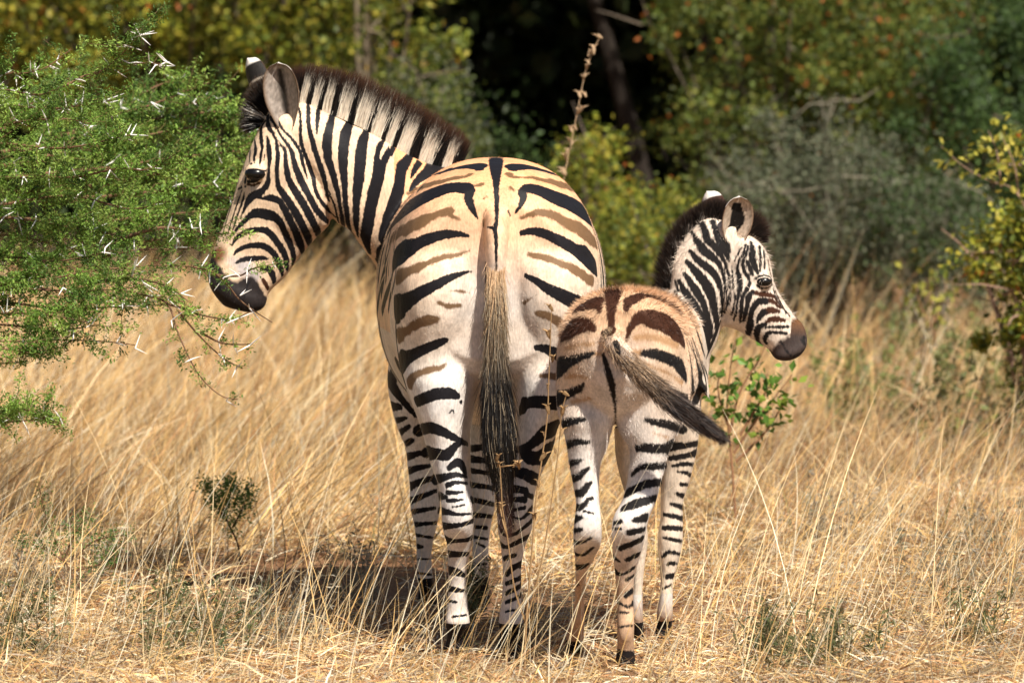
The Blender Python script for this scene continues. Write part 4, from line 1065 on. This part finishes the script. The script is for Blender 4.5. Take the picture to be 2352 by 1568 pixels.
stalk('pod_stalk', 'dry branching stalk with star shaped pods in front of the adult zebra hind legs',
      [Z3((790, 1560), (800, 1270), (830, 900), (850, 650), (880, 450), (905, 250), (912, 60), (918, -80), (925, -290)),
       Z3((800, 1280), (860, 1050), (900, 850), (950, 500), (968, 330), (975, 230), (1000, 135)),
       Z3((798, 1290), (760, 1180), (735, 1080), (705, 850), (680, 700), (668, 500), (653, 455)),
       Z3((668, 500), (700, 492), (742, 488)), Z3((700, 830), (680, 760), (668, 705))], 12.61, [.42, .75, .97, .9, .9], (.40, .25, .12), r=.0030, spacing=55, size=.017)
stalk('pod_spike', 'single tall dry spike strung with pods against the dark thicket',
      [[(1180, 1135), (1250, 700), (1292, 430), (1318, 300), (1335, 210), (1352, 140), (1378, 85)]], 16.6, [.70], (.62, .43, .26), r=.003, spacing=17, size=.020)

# ------------------------------------------------------------------ leafy plants and saplings
def leafy(name, label, cat_, stems, Y, leafsize, pal, n, spread, stemcol=(.28, .15, .08), group=None, asp=.65, r=.004):
    root = bpy.data.objects.new(name, None); COL.objects.link(root); tag(root, label, cat_, group); root.location = Vector(at(stems[0][0][0], stems[0][0][1], Y))
    st, lv = [], []
    for s_ in stems:
        q = smooth_poly(np.array(s_, float), 24); P3 = np.array([at(a[0], a[1], Y) for a in q]); P3[:, 1] += rng.normal(0, .15) * np.linspace(0, 1, 24) ** 1.5 * spread * 4
        st.append(tube(P3, np.linspace(r, r * .35, 24), 5, stemcol))
        k = rng.integers(8, 24, n) if s_ is not stems[0] else rng.integers(10, 24, n)
        pp = P3[k] + rng.normal(0, spread, (n, 3)); c = np.array(pal)[rng.integers(len(pal), size=n)] * rng.uniform(.75, 1.3, (n, 1))
        lv.append(leaves(pp, rng.uniform(.7, 1.2, n) * leafsize, c, asp=asp, up=.5))
    for nm, pr, mt in (('stem', st, mat_wood), ('foliage', lv, mat_leaf)):
        v_, f_, c_ = cat(pr); link(nm, mesh_np(nm, v_ - np.array(root.location), f_, c_), mt, root)
    return root
GR = [(.10, .20, .03), (.14, .26, .04), (.08, .15, .03), (.24, .32, .05)]
leafy('leafy_plant', 'small green leafy plant growing below the foal chin', 'plant',
      [[(1690, 1190), (1680, 1050), (1670, 940), (1680, 830), (1690, 780)], [(1675, 1000), (1700, 900), (1740, 830), (1760, 790)], [(1685, 1040), (1740, 960), (1790, 900), (1820, 860)],
       [(1690, 1060), (1760, 990), (1800, 930), (1826, 920)], [(1680, 1000), (1650, 900), (1655, 850)], [(1700, 1000), (1740, 930), (1770, 880)]], 15.6, .036, GR, 34, .028, r=.005)
leafy('yellow_sapling', 'small yellow green sapling alone in the right hand grass', 'sapling',
      [[(2150, 800), (2140, 700), (2130, 640)], [(2145, 740), (2170, 680), (2175, 640)], [(2140, 750), (2115, 700), (2105, 650)]], 20, .035, [(.2, .24, .05), (.32, .3, .05)], 30, .05)
NEED = [(.16, .27, .07), (.22, .34, .09), (.12, .20, .05)]
leafy('acacia_seedling', 'tiny dark green seedling with a bare stem left of the adult zebra', 'seedling',
      [[(553, 1300), (545, 1245), (520, 1190), (505, 1110)], [(535, 1210), (560, 1160), (570, 1115)], [(525, 1200), (490, 1150), (470, 1105)], [(515, 1180), (530, 1130), (528, 1100)]], 14.7, .016, NEED, 330, .015, stemcol=(.1, .06, .04), asp=.35, r=.0035)
leafy('thorn_seedling', 'low bright green thorn seedling in the lower left corner', 'seedling',
      [[(190, 1360), (150, 1290), (110, 1200), (90, 1120)], [(160, 1290), (220, 1240), (300, 1225)], [(150, 1280), (180, 1210), (215, 1180)], [(170, 1310), (240, 1290), (270, 1255)], [(150, 1290), (100, 1260), (40, 1240)]], 13.9, .010, [(.10, .22, .05), (.14, .28, .06), (.07, .15, .04)], 420, .016, stemcol=(.16, .09, .05), asp=.35, r=.0035)

# ------------------------------------------------------------------ the thorn tree on the left
def polyline3(pts, y0, y1):
    q = smooth_poly(np.array(pts, float), 26); ys = np.linspace(y0, y1, 26) + .06 * np.sin(np.linspace(0, 4, 26) + rng.random() * 6)
    return np.array([at(a[0], a[1], b) for a, b in zip(q, ys)])
tt = bpy.data.objects.new('thorn_tree', None); COL.objects.link(tt); tag(tt, 'feathery green thorn tree with long white thorns at the left edge', 'tree')
tbase = at(-420, 1400, 14.0); tbase[2] = 0; tt.location = Vector(tbase)
limbs = [([(-300, 520), (0, 500), (150, 520), (290, 545)], 14.0, 13.8, 1.6), ([(-300, 600), (0, 590), (130, 600), (260, 575)], 13.9, 13.7, 1.6), ([(-300, 670), (-20, 650), (120, 665), (250, 690)], 13.9, 13.6, 1.7), ([(-300, 740), (0, 745), (120, 760), (230, 745)], 13.8, 13.5, 1.6), ([(-200, 810), (-20, 800), (80, 812)], 13.7, 13.5, 1.6), ([(-200, 960), (-20, 950), (50, 940), (90, 950)], 13.5, 13.3, 2.2), ([(200, 650), (300, 640), (380, 655), (430, 690)], 13.7, 13.6, 1.1),
  ([(-420, 420), (-60, 240), (0, 205), (85, 219), (154, 195), (239, 160), (325, 79)], 13.9, 13.4, 1.0), ([(-300, 300), (0, 174), (34, 171), (102, 157), (164, 113)], 14.1, 13.9, 1), ([(154, 195), (205, 171), (308, 147), (379, 147)], 13.5, 13.4, .9),
  ([(-300, 380), (0, 290), (137, 273), (205, 284)], 13.8, 13.5, 1.2), ([(-200, 430), (34, 407), (171, 407), (273, 386), (340, 390), (410, 350)], 13.9, 13.6, 1.2),
  ([(-420, 560), (-100, 640), (51, 661), (154, 668), (273, 664), (330, 655)], 13.8, 13.5, 1.3), ([(120, 640), (205, 623), (342, 610), (444, 613), (485, 623)], 13.7, 13.62, .9), ([(444, 613), (485, 623), (520, 651), (547, 685), (581, 712), (625, 740)], 13.62, 13.6, .3),
  ([(200, 600), (308, 575), (410, 572), (500, 565)], 13.75, 13.7, .9), ([(250, 560), (362, 524), (444, 531), (516, 538)], 13.8, 13.7, .8), ([(485, 630), (547, 634), (581, 617), (632, 606)], 13.65, 13.62, .3),
  ([(273, 664), (340, 680), (386, 699), (410, 767), (454, 856), (505, 907), (547, 917)], 13.6, 13.4, .32), ([(386, 699), (410, 705), (461, 723), (530, 733), (574, 716)], 13.6, 13.55, .5),
  ([(410, 715), (461, 774), (513, 822), (557, 846)], 13.55, 13.5, .3), ([(461, 764), (513, 788), (578, 791)], 13.5, 13.5, .35), ([(-300, 700), (0, 695), (137, 709), (308, 702), (386, 699)], 13.8, 13.6, 1.3),
  ([(-300, 780), (0, 784), (154, 781), (239, 784), (310, 792)], 13.8, 13.6, 1), ([(-200, 720), (0, 719), (103, 722), (200, 740)], 13.7, 13.5, 1.1), ([(-200, 1000), (-20, 972), (34, 948), (85, 917)], 13.5, 13.3, .9), ([(-200, 1010), (0, 972), (68, 965), (137, 962)], 13.5, 13.3, .6),
  ([(60, 640), (120, 623), (222, 527), (280, 480)], 14.0, 14.2, .8), ([(-300, 500), (0, 470), (160, 450), (300, 480), (380, 460)], 14.0, 13.8, 1.1), ([(-200, 330), (0, 330), (150, 340), (300, 310)], 14.0, 13.8, 1.2),
  ([(-200, 240), (0, 240), (120, 250), (260, 230)], 14.2, 14.0, 1.2), ([(-200, 560), (0, 540), (120, 560), (240, 590)], 14.1, 13.9, .9), ([(-200, 850), (-60, 840), (60, 830)], 13.9, 13.7, .9)]
back = [([(50, 350), (250, 270), (350, 240), (480, 190)], 14.7, 15.0, 1.3), ([(100, 360), (300, 320), (420, 295), (560, 290)], 14.7, 15.1, 1.3), ([(100, 400), (250, 385), (420, 360), (570, 345)], 14.6, 15.0, 1.3), ([(100, 460), (250, 450), (450, 430), (560, 420)], 14.6, 14.9, 1.3),
  ([(0, 500), (200, 510), (350, 495), (530, 480)], 14.5, 14.9, 1.0), ([(0, 350), (250, 300), (430, 240), (520, 235)], 14.8, 15.2, 1.3), ([(200, 300), (380, 270), (520, 260), (570, 315)], 14.9, 15.2, 1.3), ([(200, 430), (400, 395), (560, 385)], 14.8, 15.2, 1.3),
  ([(-200, 420), (0, 380), (200, 360), (330, 350)], 14.6, 15.0, 1.2), ([(0, 580), (150, 590), (300, 560), (400, 545)], 14.6, 15.0, .9), ([(200, 340), (330, 215), (420, 180)], 15.2, 15.6, 1.1), ([(0, 300), (120, 200), (200, 165)], 15.0, 15.4, 1.1), ([(0, 440), (200, 440), (400, 450), (540, 455)], 15.0, 15.3, 1.1)]
wood, lf, thorns = [], [], []
trunk = [tube(np.array([tbase + [0, 0, 0], tbase + [.03, 0, .35], tbase + [.0, .02, .7], tbase + [.05, 0, 1.2]]), [.10, .085, .07, .04], 9, (.13, .09, .06))]
LG = np.array([(.15, .26, .04), (.20, .33, .055), (.10, .18, .035), (.28, .40, .08)])
def twigs(P3, dens, isback, tscale=1.0):
    arc = np.r_[0, np.cumsum(np.linalg.norm(np.diff(P3, axis=0), axis=1))]; Ln = arc[-1]
    T = unit(np.gradient(P3, axis=0)); m = int(Ln * (75 if not isback else 70) * dens)
    for s_ in rng.random(m) * Ln:
        k = min(25, int(s_ / Ln * 25)); b = P3[k]
        d = unit(T[k] * .9 + rng.normal(0, .55, 3) + np.array([0, 0, .1])); ln = rng.uniform(.03, .15) * tscale * (1 if dens > .5 else .35)
        wood.append(tube([b, b + d * ln * .5 + rng.normal(0, .004, 3), b + d * ln], [.0012, .0009, .0005], 3, (.16, .11, .05)))
        q = max(2, int(ln / .011)); cen = b + d * ln * ((np.arange(q)[:, None] + .5) / q) + rng.normal(0, .003, (q, 3))
        nl = 12 if not isback else 6
        pp = np.repeat(cen, nl, 0) + rng.normal(0, .0075, (q * nl, 3))
        cc = LG[rng.integers(4)] * rng.uniform(.8, 1.25)
        lf.append(leaves(pp, rng.uniform(.007, .0145, len(pp)) * (1 if not isback else 1.3), np.tile(cc, (len(pp), 1)) * rng.uniform(.75, 1.25, (len(pp), 1)), asp=.38, up=.9))
def thorn_pair(b, T, s):
    out = []
    a = unit(np.cross(T, rng.normal(size=3))); d1 = unit(a + T * .2); d2 = unit(a * rng.uniform(-1, .2) + T * .3 + rng.normal(0, .3, 3))
    for d in (d1, d2):
        ln = s * rng.uniform(.6, 1.1); out.append(tube([b, b + d * ln * .55, b + d * ln], [.0020, .0016, .0003], 5, (.95, .92, .88)))
    return out
for isb, group_ in ((False, limbs), (True, back)):
    for pts, y0, y1, dens in group_:
        dens *= .55 if (not isb and dens > .85) else 1
        P3 = polyline3(pts, y0, y1); Ln = np.linalg.norm(np.diff(P3, axis=0), axis=1).sum()
        wood.append(tube(P3, np.linspace(.007 if dens > .6 else .0035, .0014, 26), 6, (.17, .095, .055)))
        twigs(P3, dens, isb)
        T = unit(np.gradient(P3, axis=0))
        for _ in range(int(Ln * (10 if not isb else 3.5) * (2.2 if np.mean([a[1] for a in pts]) < 300 else 1)) + 1):
            k = rng.integers(4, 26); thorns.append(thorn_pair(P3[k] + rng.normal(0, .004, 3) + (np.array([0, -.03, .012]) * rng.random() if dens > .7 else 0), T[k], rng.uniform(.034, .056)))
def addpart(nm, pr, mt, parent):
    v_, f_, c_ = cat(pr); return link(nm, mesh_np(nm, v_ - np.array(parent.location), f_, c_), mt, parent)
addpart('trunk', trunk, mat_wood, tt); addpart('limb', wood, mat_wood, tt); addpart('foliage', lf, mat_leaf, tt)
order = rng.permutation(len(thorns))
for k in order[:98]: addpart('thorn', thorns[k], mat_straw, tt)
rest = [t_ for k in order[98:] for t_ in thorns[k]]
if rest: addpart('thorn_cluster', rest, mat_straw, tt)['kind'] = 'stuff'

# ------------------------------------------------------------------ bushes and trees behind
def bush(name, label, cat_, u, Y, z0, z1, rx, ry, pal, leaf, n, clumps=70, csize=.16, group=None, wood_col=(.13, .10, .075), nb=9, specks=None, trunk_r=.03, up=.4):
    root = bpy.data.objects.new(name, None); COL.objects.link(root); tag(root, label, cat_, group)
    c = at(u, 500, Y); c[2] = 0; root.location = Vector(c)
    zc, rz = (z0 + z1) / 2, (z1 - z0) / 2
    q = unit(rng.normal(size=(clumps, 3))) * (rng.random((clumps, 1)) ** .38); q = q * np.array([rx, ry, rz]) + np.array([0, 0, zc])
    q[:, 2] = np.clip(q[:, 2], .05, None)
    sz = rng.uniform(.35, 1.2, clumps) * csize
    i = rng.integers(clumps, size=n); pp = q[i] + rng.normal(size=(n, 3)) * sz[i][:, None] * .55
    tone = rng.uniform(.75, 1.25, clumps)
    col = np.array(pal)[(rng.random(n) * len(pal)).astype(int)] * (tone[i] * rng.uniform(.75, 1.25, n))[:, None]
    if specks:
        s_ = rng.random(n) < specks[1]; s_ &= rng.random(n) < np.clip(vnoise(pp, 4, 9) * 2 - .4, 0, 1); col[s_] = np.array(specks[0]) * rng.uniform(.7, 1.2, (s_.sum(), 1))
    V_, F_, C_ = leaves(pp, rng.uniform(.6, 1.2, n) * leaf, col, asp=.6, up=up)
    link('crown', mesh_np('crown', V_, F_, C_), mat_leaf, root)
    tr = []
    for k in range(nb):
        tgt = q[rng.integers(clumps)]; b = np.array([rng.normal(0, .06), rng.normal(0, .06), 0])
        mid = b * .4 + tgt * .45 + np.array([0, 0, .1 * rz]); pth = smooth_poly(np.array([b, mid, tgt, tgt + (tgt - mid) * .08 + rng.normal(0, .03, 3)]), 14)
        tr.append(tube(pth, np.linspace(trunk_r * rng.uniform(.4, .8), .003, 14) * np.linspace(1, .5, 14), 6, wood_col))
        for _ in range(4):
            s0 = pth[rng.integers(5, 14)]; d0 = rng.normal(0, .07, 3); tr.append(tube([s0, s0 + d0, s0 + d0 * 1.8 + rng.normal(0, .03, 3)], [.005, .0035, .0015], 4, np.array(wood_col) * 1.2))
    v_, f_, c_ = cat(tr); link('trunk', mesh_np('trunk', v_, f_, c_), mat_wood, root)
    return root
YG = [(.22, .26, .03), (.32, .32, .035), (.12, .16, .025), (.42, .36, .05), (.08, .10, .02)]
OG = [(.11, .15, .03), (.15, .19, .035), (.07, .10, .02), (.22, .23, .04)]
BG = [(.06, .11, .03), (.09, .15, .04), (.045, .075, .025)]
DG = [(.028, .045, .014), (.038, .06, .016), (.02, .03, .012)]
GG = [(.15, .17, .10), (.11, .13, .075), (.2, .2, .13)]
OR = (.50, .16, .035)
bush('mopane_tree', 'yellow green broad leaved tree behind the thorn tree, furthest left', 'tree', -60, 25.6, .8, 2.6, 1.2, .8, YG, .046, 15000, specks=(OR, .03), group='yellow green trees behind the adult zebra')
bush('mopane_tree', 'yellow green broad leaved tree rising over the adult zebra ears', 'tree', 430, 25.2, .75, 2.6, 1.12, .8, YG, .046, 17000, specks=(OR, .03), clumps=110, group='yellow green trees behind the adult zebra')
bush('mopane_tree', 'loose yellow green tree with bare twigs over the adult zebra mane', 'tree', 850, 24.2, .85, 2.5, .52, .7, YG + OG, .040, 9500, clumps=75, csize=.12, nb=16, specks=((.5, .3, .04), .04), wood_col=(.2, .16, .11), group='yellow green trees behind the adult zebra')
bush('dull_shrub', 'dull green shrub between the adult zebra mane and the dark thicket', 'shrub', 1000, 23.6, .2, 1.38, .34, .3, OG + GG, .026, 9000, clumps=70, csize=.10)
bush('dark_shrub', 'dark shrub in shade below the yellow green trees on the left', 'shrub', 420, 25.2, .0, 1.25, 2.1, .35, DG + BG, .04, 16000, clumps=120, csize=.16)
bush('orange_flecked_bush', 'big olive bush flecked with orange leaves above the foal', 'bush', 1800, 24.5, .35, 2.0, .72, .7, OG, .034, 24000, clumps=150, csize=.14, specks=(OR, .07), nb=16, wood_col=(.15, .12, .09))
bush('orange_flecked_bush', 'olive bush with orange leaves right of the foal ears', 'bush', 2020, 25.0, .35, 2.2, .62, .7, OG, .034, 20000, clumps=120, csize=.14, specks=(OR, .10), nb=12, wood_col=(.15, .12, .09))
bush('yellow_shrub', 'low yellow green shrub right behind the adult zebra rump', 'shrub', 1340, 22.5, .1, 1.04, .42, .4, YG, .030, 12000, clumps=80, csize=.11, specks=(OR, .04))
bush('yellow_shrub', 'low yellow green shrub left of the foal mane', 'shrub', 1500, 21.5, .05, .86, .34, .35, YG + OG, .028, 9000, clumps=60, csize=.10)
bush('grey_shrub', 'grey green twiggy shrub behind the foal head', 'shrub', 1880, 22.8, .1, 1.16, .52, .45, GG, .022, 17000, clumps=110, csize=.12, nb=26, wood_col=(.17, .15, .11))
bush('grey_shrub', 'small grey green shrub at the far right behind the grass', 'shrub', 2150, 22.5, .1, .95, .40, .4, GG + BG, .024, 9000, clumps=60, csize=.12, nb=14, wood_col=(.17, .15, .11))
bush('green_shrub', 'dark green shrub filling the right background', 'shrub', 2310, 24.0, .2, 1.75, .55, .5, BG, .032, 16000, clumps=90, csize=.15, nb=10)
bush('yellow_bush', 'yellow green bush cut by the right edge of the picture', 'bush', 2395, 18.2, .15, 1.22, .27, .3, YG, .034, 7500, clumps=85, csize=.085, nb=10, specks=(OR, .03), wood_col=(.25, .16, .12))
leafy('leafy_branch', 'slanting branch with a row of yellow leaves at the right edge', 'branch',
      [[(2420, 640), (2340, 450), (2270, 415), (2210, 380), (2160, 335)], [(2340, 450), (2330, 380), (2300, 310)], [(2300, 430), (2290, 350), (2270, 300)]], 17.5, .038, [(.42, .4, .06), (.5, .44, .08), (.25, .27, .05)], 34, .03, stemcol=(.3, .2, .14))
sh = [(-5.6, 29.5), (-3.4, 28.4), (-1.0, 29.0), (1.0, 27.9), (2.1, 29.8), (3.6, 28.6), (5.8, 29.4), (-4.4, 33), (-1.6, 33.2), (.8, 32.6), (3.0, 33.5), (6, 33)]
lab = ['tall shade tree beyond the far left of the clearing', 'tall shade tree behind the yellow green trees', 'tall shade tree left of the dark hollow', 'tall shade tree over the dark hollow', 'tall shade tree behind the orange flecked bushes', 'tall shade tree beyond the right hand bushes', 'tall shade tree beyond the far right corner']
for k, (x_, y_) in enumerate(sh):
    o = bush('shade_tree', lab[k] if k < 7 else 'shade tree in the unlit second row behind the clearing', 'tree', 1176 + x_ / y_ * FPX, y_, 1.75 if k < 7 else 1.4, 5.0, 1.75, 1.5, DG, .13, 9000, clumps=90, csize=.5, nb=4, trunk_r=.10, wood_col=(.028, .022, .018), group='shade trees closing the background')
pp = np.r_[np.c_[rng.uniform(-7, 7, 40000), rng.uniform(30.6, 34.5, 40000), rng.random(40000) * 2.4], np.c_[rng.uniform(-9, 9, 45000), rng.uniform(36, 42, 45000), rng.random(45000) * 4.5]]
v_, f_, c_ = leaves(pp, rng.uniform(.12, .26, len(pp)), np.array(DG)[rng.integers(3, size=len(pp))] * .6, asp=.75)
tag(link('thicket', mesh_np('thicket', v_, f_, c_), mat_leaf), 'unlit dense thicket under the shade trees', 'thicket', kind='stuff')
